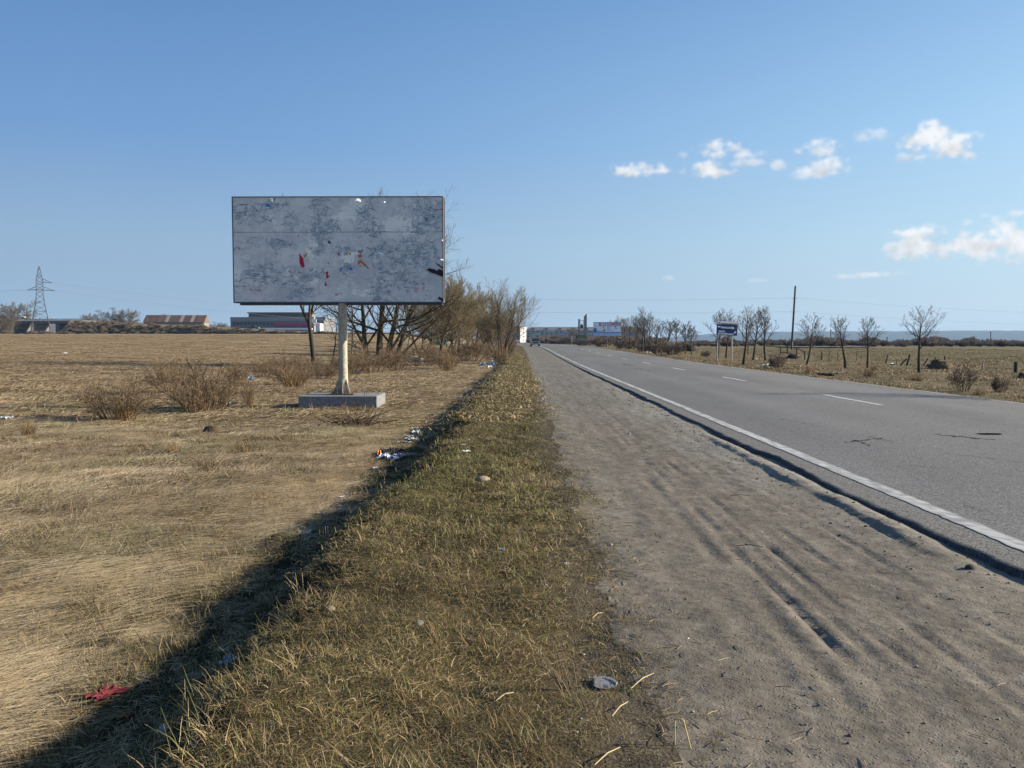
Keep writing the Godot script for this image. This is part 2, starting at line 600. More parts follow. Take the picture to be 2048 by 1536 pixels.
func build_ground() -> void:
	var straw := ground_mat("matted straw", thatch_image(1024, 26000, 60.0, 0.45, 3), noise_image(512, 0.05, 5, 8), 0.9, 0.55, 0.13)
	var soil := ground_mat("short turf", thatch_image(512, 9000, 14.0, 1.6, 4), noise_image(512, 0.08, 5, 9), 0.5, 1.1, 0.17)
	var dirt := ground_mat("packed dirt", grain_image(1024, 0.02, 0.76, 0.94, 12000, 0.5, 1.0, 4, 5), grain_image(1024, 0.03, 0.35, 0.65, 9000, 0.2, 0.9, 5, 6), 1.1, 0.5, 0.11)

	var xs := PackedFloat32Array()
	var x := -14.0
	while x < 14.0:
		xs.append(x)
		if x < -4.3: x += 0.13
		elif x > 0.4 and x < 3.3: x += 0.034
		elif x < 3.5: x += 0.05
		elif x < 11.2: x += 0.7
		else: x += 0.16
	var right := PackedFloat32Array()
	var st := 0.25
	while x < 7000.0:
		right.append(x)
		x += st
		st *= 1.11
	xs.append_array(right)
	var all := PackedFloat32Array()
	st = 0.25
	x = -14.0
	while x > -7000.0:
		x -= st
		st *= 1.10
		all.insert(0, x)
	all.append_array(xs)
	xs = all
	var ds := PackedFloat32Array()
	var d := -8.0
	while d < 9500.0:
		ds.append(d)
		d += 0.6 if d < 0.8 else maxf(0.045, d * 0.0135) if d < 120.0 else d * 0.03
	var nx := xs.size()
	var nd := ds.size()
	var hs := PackedFloat32Array()
	hs.resize(nx * nd)
	for j in nd:
		var dd := ds[j]
		for i in nx:
			hs[j * nx + i] = height(xs[i], dd)
	var sets := [Build.new(), Build.new(), Build.new(), Build.new()]
	var maps := []
	for k in 4:
		var a := PackedInt32Array()
		a.resize(nx * nd)
		a.fill(-1)
		maps.append(a)
	for j in nd - 1:
		var dd := ds[j]
		var c := road_c(dd)
		var e := verge_edge(dd)
		var bs := bank_shift(dd)
		for i in nx - 1:
			var u := (xs[i] + xs[i + 1]) / 2.0 - c
			var z := 0 if u < -2.1 + bs else 1 if u < e else 2 if u < 12.3 else 3
			var b: Build = sets[z]
			var ids := PackedInt32Array()
			for q in [j * nx + i, j * nx + i + 1, (j + 1) * nx + i, (j + 1) * nx + i + 1]:
				var at: int = maps[z][q]
				if at < 0:
					at = b.v.size()
					maps[z][q] = at
					var qi: int = q % nx
					var qj: int = q / nx
					var xx := xs[qi]
					var dq := ds[qj]
					b.v.push_back(Vector3(xx, hs[q], -dq))
					var i0 := maxi(qi - 1, 0)
					var i1 := mini(qi + 1, nx - 1)
					var j0 := maxi(qj - 1, 0)
					var j1 := mini(qj + 1, nd - 1)
					var gx := (hs[qj * nx + i1] - hs[qj * nx + i0]) / (xs[i1] - xs[i0])
					var gd := (hs[j1 * nx + qi] - hs[j0 * nx + qi]) / (ds[j1] - ds[j0])
					b.n.push_back(Vector3(-gx, 1.0, gd).normalized())
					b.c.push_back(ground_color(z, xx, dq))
					b.uv.push_back(Vector2(xx, dq))
				ids.append(at)
			b.ix.append_array(PackedInt32Array([ids[0], ids[2], ids[1], ids[1], ids[2], ids[3]]))
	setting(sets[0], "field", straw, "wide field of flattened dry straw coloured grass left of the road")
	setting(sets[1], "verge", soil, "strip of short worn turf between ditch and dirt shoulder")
	setting(sets[2], "dirt_shoulder", dirt, "grey brown dirt shoulder rutted by wheels beside the asphalt")
	setting(sets[3], "meadow", soil, "olive and straw coloured meadow right of the road")


func ground_color(z: int, x: float, d: float) -> Color:
	var k := 1.6
	var w := noise_c.get_noise_2d(x * 9.0, d * 9.0)
	var w2 := noise_b.get_noise_2d(x * 14.0, d * 5.0)
	var c := Color()
	if z == 0:
		c = Color(0.320, 0.238, 0.135).lerp(Color(0.230, 0.178, 0.092), clampf(0.30 + 0.9 * w, 0.0, 1.0))
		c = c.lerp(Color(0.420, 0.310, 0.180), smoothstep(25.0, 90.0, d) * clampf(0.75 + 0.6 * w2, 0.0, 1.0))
		c = c.lerp(Color(0.040, 0.032, 0.020), smoothstep(-2.45, -2.2, x - bank_shift(d)) * 0.8 * (1.0 - smoothstep(30.0, 50.0, d)))  # shade of the ditch painted into the ground colour at the bank foot
		if d > 420.0: c = Color(0.17, 0.14, 0.085)
	elif z == 1:
		c = Color(0.115, 0.084, 0.040).lerp(Color(0.075, 0.064, 0.026), clampf(0.4 + 1.2 * w, 0.0, 1.0))
		c = c.lerp(Color(0.022, 0.019, 0.012), smoothstep(-0.9, -1.4, x - bank_shift(d)) * 0.85)  # bank colour darkened to deepen the shade that falls on it
		c = c.lerp(Color(0.130, 0.108, 0.080), smoothstep(0.0, 0.5, x) * 0.8)
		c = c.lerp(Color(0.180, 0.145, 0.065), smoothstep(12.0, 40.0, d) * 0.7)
	elif z == 2:
		c = Color(0.188, 0.162, 0.126)
		var dust := smoothstep(1.9, 2.9, x + 0.9 * noise_a.get_noise_2d(x * 12.0, d * 6.0)) * smoothstep(3.0, 9.0, d)
		c = c.lerp(Color(0.235, 0.218, 0.185), dust * 0.85)
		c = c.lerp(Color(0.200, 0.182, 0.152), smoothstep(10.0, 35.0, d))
		c = c * (1.0 + 0.22 * noise_b.get_noise_2d(x * 70.0, d * 9.0) + 0.15 * w)
	else:
		var u := x - road_c(d)
		c = Color(0.265, 0.205, 0.115).lerp(Color(0.165, 0.140, 0.066), clampf(0.45 + 1.5 * w, 0.0, 1.0))
		c = c.lerp(Color(0.13, 0.115, 0.09), smoothstep(14.0, 12.6, u) * 0.8)
		var green := smoothstep(50.0, 62.0, d + 12.0 * w) * smoothstep(150.0, 125.0, d) * smoothstep(24.0, 32.0, u + 8.0 * w2)
		c = c.lerp(Color(0.150, 0.140, 0.058), 0.8 * green)
		c = c.lerp(Color(0.20, 0.165, 0.10), smoothstep(0.2, 0.5, noise_a.get_noise_2d(x * 1.5, d * 6.0)) * 0.5)
		if d > 300.0: c = Color(0.13, 0.115, 0.07)
	c = c * k
	c.a = 1.0
	return c


# ---------------------------------------------------------------- road
func build_road() -> void:
	var asphalt := mat("worn asphalt", Color(1, 1, 1), 0.88)
	asphalt.albedo_texture = tex(as_rgb(grain_image(1024, 0.05, 0.66, 0.80, 70000, 0.34, 1.0, 5, 15)))
	asphalt.uv1_scale = Vector3(0.37, 0.37, 1)
	asphalt.heightmap_enabled = true
	asphalt.heightmap_texture = tex(as_rgb(grain_image(1024, 0.2, 0.3, 0.7, 40000, 0.1, 1.0, 3, 16)))
	asphalt.heightmap_scale = 0.5
	var ds := PackedFloat32Array()
	var d := -8.0
	while d < 1100.0:
		ds.append(d)
		d += 0.4 if d < 1.0 else maxf(0.05, d * 0.012)
	var b := Build.new()
	var us := PackedFloat32Array([3.2, 3.2, 3.24, 3.32, 3.5, 3.8, 4.2, 4.7, 5.3, 6.0, 6.7, 7.3, 7.52, 7.8, 8.4, 9.1, 9.8, 10.5, 11.1, 11.5, 11.75, 11.8])
	var m := us.size()
	for j in ds.size():
		var dd := ds[j]
		var c := road_c(dd)
		var ry := road_y(dd)
		var ae := asphalt_edge(dd)
		for i in m:
			var u := us[i]
			var y := ry + crown(u) + 0.006 * noise_a.get_noise_2d(u * 12.0, dd * 12.0)
			if i == 0:
				u = ae - 0.03
				y = ry - 0.17
			elif i < 4:
				u += (ae - 3.2) * (4 - i) / 3.0
				y -= [0.0, 0.022, 0.008, 0.0][i]
			elif i == m - 1:
				u += 0.12 * noise_b.get_noise_2d(dd * 9.0, 5.0)
				y = ry - 0.15
			b.v.push_back(Vector3(c + u, y, -dd))
			b.uv.push_back(Vector2(u, dd))
			var w := noise_a.get_noise_2d(u * 18.0, dd * 2.2) * 0.16 + noise_b.get_noise_2d(u * 9.0, dd * 1.0) * 0.16 + 0.10 * noise_b.get_noise_2d(u * 40.0, dd * 6.0) - 0.07 * exp(-pow((u - 4.6) / 0.35, 2.0)) - 0.07 * exp(-pow((u - 6.3) / 0.35, 2.0)) - 0.07 * exp(-pow((u - 8.8) / 0.35, 2.0))
			var g := Color(0.177, 0.174, 0.168) * (1.0 + w)
			g = g.lerp(Color(0.200, 0.188, 0.165), smoothstep(3.55, 3.3, u) * 0.8)
			g = g.lerp(Color(0.145, 0.143, 0.14), 0.35 * smoothstep(0.35, 0.1, absf(u - 7.9 - 0.1 * noise_a.get_noise_2d(dd * 4.0, 0.0))))
			if i < 2: g = Color(0.07, 0.068, 0.065)
			g = g * 1.75 * Color(1.0, 0.985, 0.955)
			g.a = 1.0
			b.c.push_back(g)
			b.n.push_back(Vector3(-0.75, 0.66, 0) if i == 0 else Vector3(-0.45, 0.9, 0).normalized() if i == 1 else Vector3(0.053 * (u - 7.52) / 4.15, 1, 0).normalized())
	for j in ds.size() - 1:
		for i in m - 1:
			var a := j * m + i
			b.ix.append_array(PackedInt32Array([a, a + m, a + 1, a + 1, a + m, a + m + 1]))
	setting(b, "road", asphalt, "two lane road of worn grey asphalt running to the horizon")

	var paint := mat("road paint", Color(1, 1, 1), 0.8)
	for side in 2:
		var l := Build.new()
		var u0 := 3.45 if side == 0 else 11.46
		var last := -1
		for j in ds.size():
			var dd := ds[j]
			if dd > 700.0: break
			var base := l.v.size()
			for i in 5:
				var u := u0 + 0.155 * i / 4.0
				if i == 0 or i == 4: u += 0.020 * noise_b.get_noise_2d(dd * 130.0, i * 70.0 + side * 300.0)
				l.v.push_back(Vector3(road_c(dd) + u, road_y(dd) + crown(u) + 0.006 * noise_a.get_noise_2d(u * 12.0, dd * 12.0) + 0.005, -dd))
				l.n.push_back(Vector3.UP)
				var wear := clampf(0.72 + 1.1 * noise_b.get_noise_2d(u * 500.0, dd * 700.0) + 0.5 * noise_b.get_noise_2d(u * 190.0, dd * 40.0) + 0.25 * noise_a.get_noise_2d(dd * 3.0, side * 90.0), 0.25, 1.0)
				if i == 0 or i == 4: wear *= 0.55
				l.c.push_back(Color(0.15, 0.147, 0.14).lerp(Color(0.44, 0.435, 0.415), wear))
			if last >= 0:
				for i in 4:
					l.ix.append_array(PackedInt32Array([last + i, base + i, last + i + 1, last + i + 1, base + i, base + i + 1]))
			last = base
		setting(l, "edge_line", paint, ["worn white edge line along the near side of the road", "thin white edge line along the far side of the road"][side])
	for k in 24:
		var l := Build.new()
		var d0 := 17.4 + 10.45 * (k - 1)
		var last := -1
		for j in 17:
			var dd := d0 + 3.25 * j / 16.0
			var base := l.v.size()
			for i in 4:
				var u := 7.46 + 0.125 * i / 3.0
				l.v.push_back(Vector3(road_c(dd) + u + 0.006 * noise_b.get_noise_2d(dd * 90.0, i * 40.0), road_y(dd) + crown(u) + 0.006 * noise_a.get_noise_2d(u * 12.0, dd * 12.0) + 0.006, -dd))
				l.n.push_back(Vector3.UP)
				l.c.push_back(Color(0.24, 0.235, 0.23).lerp(Color(0.50, 0.495, 0.48), clampf(0.8 + 0.8 * noise_b.get_noise_2d(u * 190.0, dd * 40.0), 0.3, 1.0)))
			if last >= 0:
				for i in 3:
					l.ix.append_array(PackedInt32Array([last + i, base + i, last + i + 1, last + i + 1, base + i, base + i + 1]))
			last = base
		setting(l, "lane_dash", paint, "white dash of the broken line in the middle of the road")

	var pale := mat("flooded track", Color(0.15, 0.145, 0.135), 0.7)
	pale.metallic_specular = 0.05
	var pd := Build.new()
	var row_a := PackedVector3Array()
	for i in 17:
		var px := lerpf(1560.0, 1740.0, i / 16.0)
		for dd in [150.0 + 3.0 * sin(i * 1.3), 172.0 + 4.0 * sin(i * 0.9)]:
			var p := column(px, dd)
			row_a.append(Vector3(p.x, height(p.x, dd) + 0.22, p.z))
	for i in 16:
		pd.quad(row_a[i * 2], row_a[i * 2 + 2], row_a[i * 2 + 3], row_a[i * 2 + 1], Vector3.UP)
	setting(pd, "puddle", pale, "pale flooded strip at the far edge of the meadow")

	# cracks and the small pothole
	var tar := mat("crack dirt", Color(0.014, 0.013, 0.012), 1.0)
	tar.metallic_specular = 0.0
	var cr := Build.new()
	for cdef in [[1260, 900, 1330, 893, 0.006], [1690, 884, 1765, 876, 0.011], [1738, 873, 1790, 884, 0.006], [1712, 880, 1740, 890, 0.006], [1870, 868, 1925, 873, 0.012], [1905, 872, 1990, 880, 0.014], [1890, 905, 2046, 925, 0.004], [1265, 735, 1300, 741, 0.012], [1245, 729, 1270, 731, 0.014], [1560, 838, 1640, 852, 0.004], [1330, 838, 1380, 842, 0.004], [1820, 930, 1900, 938, 0.004], [1930, 1010, 2000, 1030, 0.003]]:
		var a := ground(cdef[0], cdef[1])
		var e := ground(cdef[2], cdef[3])
		# the ground under the road lies lower: lift the ends to the surface
		var pts := PackedVector3Array()
		var n := 14
		for i in n + 1:
			var px: float = lerpf(cdef[0], cdef[2], float(i) / n)
			var py: float = lerpf(cdef[1], cdef[3], float(i) / n) + 2.4 * noise_b.get_noise_2d(i * 26.0, cdef[0] * 1.0)
			var r := ray(px, py)
			var t := (EYE.y - 0.06) / -r.y
			for it in 3:
				var q := EYE + r * t
				t = (EYE.y - road_y(-q.z) - crown(q.x - road_c(-q.z)) - 0.005) / -r.y
			pts.append(EYE + r * t)
		for i in n:
			var w0: float = cdef[4] * (0.5 + absf(noise_b.get_noise_2d(i * 40.0, 3.0)) * 2.0)
			var dirv := (pts[i + 1] - pts[i]).normalized()
			var s := Vector3(-dirv.z, 0, dirv.x) * w0
			cr.quad(pts[i] - s, pts[i + 1] - s, pts[i + 1] + s, pts[i] + s, Vector3.UP)
	var cracks := setting(cr, "road_cracks", tar, "dark cracks wandering over the asphalt of the near lane")
	cracks.set_meta("kind", "stuff")
	var ph := Build.new()
	var c0 := Vector3(6.75, 0, -12.0)
	var rim := []
	for i in 22:
		var a := TAU * i / 22.0
		var r := 1.0 + 0.5 * noise_b.get_noise_2d(cos(a) * 60.0, sin(a) * 60.0)
		rim.append(c0 + Vector3(0.17 * cos(a) * r, 0, 0.10 * sin(a) * r))
	for i in 22:
		var p: Vector3 = rim[i]
		var q: Vector3 = rim[(i + 1) % 22]
		for pq in [p, q]: pass
		p.y = crown(p.x) + 0.006
		q.y = crown(q.x) + 0.006
		var e := c0
		e.y = crown(c0.x) + 0.004
		ph.tri(p, q, e, Vector3.UP)
	setting(ph, "pothole", tar, "small dark pothole in the near lane")


# ---------------------------------------------------------------- the old hoarding
func blob(u: float, v: float, list: Array) -> float:
	var best := -1.0
	for q in list:
		var dx: float = (u - q[0]) / q[2]
		var dy: float = (v - q[1]) / q[3]
		best = maxf(best, 1.0 - dx * dx - dy * dy)
	return best


func poster_image() -> Image:
	var w := 1024
	var h := 512
	var im := Image.create_empty(w, h, false, Image.FORMAT_RGB8)
	var scraped := [[0.08, 0.15, 0.10, 0.11], [0.29, 0.22, 0.05, 0.09], [0.42, 0.22, 0.06, 0.22], [0.63, 0.15, 0.04, 0.14], [0.66, 0.33, 0.06, 0.08], [0.91, 0.20, 0.10, 0.16], [0.40, 0.45, 0.035, 0.15],
		[0.70, 0.60, 0.05, 0.2], [0.86, 0.53, 0.13, 0.16], [0.13, 0.74, 0.10, 0.13], [0.30, 0.86, 0.07, 0.14], [0.70, 0.86, 0.05, 0.17], [0.82, 0.78, 0.09, 0.12], [0.22, 0.44, 0.12, 0.05], [0.36, 0.74, 0.09, 0.07], [0.53, 0.5, 0.05, 0.06], [0.55, 0.68, 0.07, 0.05], [0.48, 0.3, 0.04, 0.08], [0.76, 0.45, 0.08, 0.06], [0.18, 0.08, 0.09, 0.04]]
	var bright := [[0.38, 0.50, 0.035, 0.12], [0.56, 0.57, 0.05, 0.07], [0.385, 0.76, 0.025, 0.10], [0.27, 0.75, 0.035, 0.09], [0.60, 0.90, 0.05, 0.07], [0.17, 0.25, 0.06, 0.09], [0.64, 0.62, 0.03, 0.08], [0.50, 0.92, 0.04, 0.06], [0.02, 0.7, 0.025, 0.12], [0.80, 0.27, 0.10, 0.10], [0.53, 0.22, 0.06, 0.10]]
	var f := FastNoiseLite.new()
	f.seed = 71
	f.frequency = 0.012
	f.fractal_octaves = 4
	var g := FastNoiseLite.new()
	g.seed = 72
	g.frequency = 0.05
	g.fractal_octaves = 4
	for y in h:
		for x in w:
			var u := float(x) / w
			var v := float(y) / h
			var col_band := f.get_noise_2d(x * 2.2 + 6.0 * g.get_noise_2d(x * 0.3, y * 0.3), y * 1.1)
			var streak := g.get_noise_2d(x * 0.42, y * 0.95)
			var fine := g.get_noise_2d(x * 1.2 + 300.0, y * 2.4)
			var m := blob(u, v, scraped) * 0.55 + 1.0 * col_band + 0.9 * streak + 0.35 * fine
			var paper := Color(0.66, 0.645, 0.63)
			paper = paper.lerp(Color(0.56, 0.545, 0.535), clampf(0.5 + 1.6 * f.get_noise_2d(x * 2.0 + 700.0, y * 2.0), 0.0, 1.0))
			var br := blob(u, v, bright) + 0.9 * f.get_noise_2d(x * 2.6, y * 2.6 + 400.0) + 0.4 * streak
			paper = paper.lerp(Color(0.84, 0.80, 0.73), smoothstep(0.15, 0.5, br))
			var bare := Color(0.21, 0.25, 0.295).lerp(Color(0.40, 0.45, 0.49), clampf(0.5 + 1.4 * fine + 0.5 * streak, 0.0, 1.0))
			var c := paper.lerp(bare, smoothstep(0.22, 0.60, m) * 0.75)
			c = c * (1.0 + 0.08 * fine)
			# seams of the pasted sheets
			for sx in [0.205, 0.41, 0.665, 0.81]:
				if absf(u - sx) < 0.0012 and g.get_noise_2d(x * 0.1, y * 1.0) > -0.1: c = c.darkened(0.3)
			c.a = 1.0
			im.set_pixel(x, y, c.linear_to_srgb())
	# torn layers of paper pasted over each other
	var dice := RandomNumberGenerator.new()
	dice.seed = 404
	for k in 130:
		var c0 := Vector2(dice.randf() * w, dice.randf() * h)
		if blob(c0.x / w, c0.y / h, scraped) > 0.25 and dice.randf() < 0.8: continue
		var rx := dice.randf_range(10.0, 75.0)
		var ry := rx * dice.randf_range(0.4, 1.1)
		var poly := PackedVector2Array()
		var n := 18
		for i in n:
			var a := TAU * i / n
			var q := dice.randf_range(0.65, 1.15)
			var cs := cos(a)
			var sn := sin(a)
			poly.append(c0 + Vector2(signf(cs) * pow(absf(cs), 0.6) * rx, signf(sn) * pow(absf(sn), 0.6) * ry) * q)
		var cc := Color(0.46, 0.46, 0.47).lerp(Color(0.80, 0.775, 0.73), dice.randf()).linear_to_srgb()
		var op := dice.randf_range(0.25, 0.8)
		for y in range(maxi(0, int(c0.y - ry * 1.2)), mini(h, int(c0.y + ry * 1.2))):
			for x in range(maxi(0, int(c0.x - rx * 1.2)), mini(w, int(c0.x + rx * 1.2))):
				var jog := Vector2(g.get_noise_2d(x * 4.0, y * 4.0 + k * 50.0), g.get_noise_2d(x * 4.0 + 500.0, y * 4.0)) * 7.0
				if Geometry2D.is_point_in_polygon(Vector2(x, y) + jog, poly):
					im.set_pixel(x, y, im.get_pixel(x, y).lerp(cc, op))
	# smears left by the scraper and the torn layers, mostly sideways
	for k in 9000:
		var u := dice.randf()
		var v := dice.randf()
		var m := blob(u, v, scraped) * 0.50 + 1.05 * f.get_noise_2d(u * w * 2.2, v * h * 1.1) + 0.8 * g.get_noise_2d(u * w * 0.42, v * h * 0.95) + 0.06
		var dark := m > 0.30
		if not dark and dice.randf() < 0.86: continue
		var cc: Color
		if dark:
			cc = Color(0.075, 0.115, 0.165).lerp(Color(0.42, 0.48, 0.53), pow(dice.randf(), 1.3))
		else:
			cc = Color(0.56, 0.545, 0.53).lerp(Color(0.88, 0.85, 0.80), dice.randf())
		cc = cc.linear_to_srgb()
		var p := Vector2(u * w, v * h)
		var a := dice.randfn() * 0.28 + (PI if dice.randf() < 0.5 else 0.0)
		if dice.randf() < 0.12: a += PI / 2
		var long := dice.randf_range(3.0, 18.0) if dice.randf() < 0.8 else dice.randf_range(18.0, 60.0)
		var fat := dice.randf_range(0.8, 3.6)
		var op := dice.randf_range(0.25, 0.8)
		var bend := dice.randfn() * 0.02
		for t in int(long * 1.4):
			p += Vector2(cos(a), sin(a)) * 0.7
			a += bend
			var wd := fat * sin(PI * (t + 0.5) / (long * 1.4)) * (0.6 + 0.8 * absf(g.get_noise_2d(t * 9.0, k * 3.0)))
			for oy in range(-int(wd), int(wd) + 1):
				var xx := int(p.x)
				var yy := int(p.y) + oy
				if xx < 0 or yy < 0 or xx >= w or yy >= h: continue
				im.set_pixel(xx, yy, im.get_pixel(xx, yy).lerp(cc, op))
	# what is left of the printed posters: outline points as share of the board, colour
	var red := Color(0.42, 0.025, 0.055)
	var orange := Color(0.50, 0.13, 0.045)
	var blue := Color(0.035, 0.12, 0.42)
	var marks := [
		[red, [0.316, 0.52, 0.322, 0.55, 0.333, 0.575, 0.339, 0.64, 0.341, 0.65, 0.331, 0.672, 0.317, 0.63, 0.315, 0.57]], [Color(0.5, 0.25, 0.07), [0.335, 0.55, 0.355, 0.525, 0.35, 0.555, 0.338, 0.575]],
		[red, [0.44, 0.71, 0.452, 0.70, 0.45, 0.735, 0.46, 0.745, 0.447, 0.77, 0.442, 0.76]], [red, [0.437, 0.79, 0.446, 0.835, 0.434, 0.84]], [red, [0.45, 0.605, 0.459, 0.635, 0.452, 0.628]], [red, [0.308, 0.7, 0.322, 0.725, 0.312, 0.72]],
		[orange, [0.594, 0.545, 0.612, 0.54, 0.613, 0.57, 0.595, 0.575]], [blue, [0.592, 0.495, 0.606, 0.51, 0.62, 0.495, 0.612, 0.53, 0.598, 0.525]], [orange, [0.599, 0.512, 0.613, 0.512, 0.607, 0.535]],
		[orange, [0.595, 0.60, 0.612, 0.60, 0.632, 0.64, 0.645, 0.675, 0.627, 0.655, 0.608, 0.62, 0.594, 0.64]], [red, [0.632, 0.645, 0.648, 0.672, 0.64, 0.678]], [orange, [0.551, 0.525, 0.563, 0.53, 0.558, 0.555]], [Color(0.4, 0.03, 0.12), [0.50, 0.525, 0.508, 0.53, 0.506, 0.555, 0.50, 0.55]],
		[blue, [0.507, 0.685, 0.52, 0.665, 0.524, 0.67, 0.512, 0.69, 0.52, 0.70, 0.51, 0.705]], [blue, [0.538, 0.675, 0.546, 0.665, 0.542, 0.69]], [blue, [0.552, 0.67, 0.566, 0.665, 0.566, 0.685, 0.555, 0.69]], [blue, [0.156, 0.066, 0.175, 0.072, 0.188, 0.10, 0.165, 0.09]],
		[blue, [0.372, 0.675, 0.38, 0.68, 0.376, 0.69]], [blue, [0.39, 0.70, 0.4, 0.705, 0.395, 0.715]], [Color(0.03, 0.035, 0.06), [0.455, 0.405, 0.47, 0.44, 0.452, 0.438]], [red, [0.482, 0.905, 0.50, 0.93, 0.488, 0.925]],
		[Color(0.30, 0.06, 0.06), [0.955, 0.121, 0.995, 0.117, 0.995, 0.124, 0.957, 0.126]], [Color(0.05, 0.04, 0.06), [0.912, 0.19, 0.925, 0.22, 0.918, 0.225]], [Color(0.05, 0.04, 0.06), [0.945, 0.175, 0.957, 0.19, 0.95, 0.196]], [red, [0.014, 0.79, 0.02, 0.795, 0.017, 0.805]], [Color(0.25, 0.03, 0.08), [0.026, 0.48, 0.034, 0.475, 0.032, 0.50]],
	]
	for mk in marks:
		var poly := PackedVector2Array()
		for i in range(0, mk[1].size(), 2):
			poly.append(Vector2(mk[1][i] * w, mk[1][i + 1] * h))
		var r := Rect2(poly[0], Vector2.ZERO)
		for p in poly: r = r.expand(p)
		for y in range(int(r.position.y) - 2, int(r.end.y) + 3):
			for x in range(int(r.position.x) - 2, int(r.end.x) + 3):
				var q := Vector2(x + 3.0 * g.get_noise_2d(x * 3.0, y * 3.0), y + 3.0 * g.get_noise_2d(x * 3.0 + 99.0, y * 3.0))
				if Geometry2D.is_point_in_polygon(q, poly) and x >= 0 and y >= 0 and x < w and y < h:
					im.set_pixel(x, y, (mk[0] as Color).linear_to_srgb())
	# faint red scrawls low on both sides
	for sc in [[0.115, 0.885, 26, 0.035, 0.05], [0.895, 0.87, 26, 0.045, 0.035]]:
		for k in sc[2]:
			var p := Vector2(sc[0] + rng.randf_range(-1, 1) * sc[3], sc[1] + rng.randf_range(-1, 1) * sc[4])
			var e := p + Vector2(rng.randf_range(-0.02, 0.02), rng.randf_range(-0.045, 0.045))
			for t in 60:
				var q := p.lerp(e, t / 60.0)
				var xx := clampi(int(q.x * w), 0, w - 1)
				var yy := clampi(int(q.y * h), 0, h - 1)
				im.set_pixel(xx, yy, im.get_pixel(xx, yy).lerp(Color(0.78, 0.36, 0.40), 0.33))
	return im


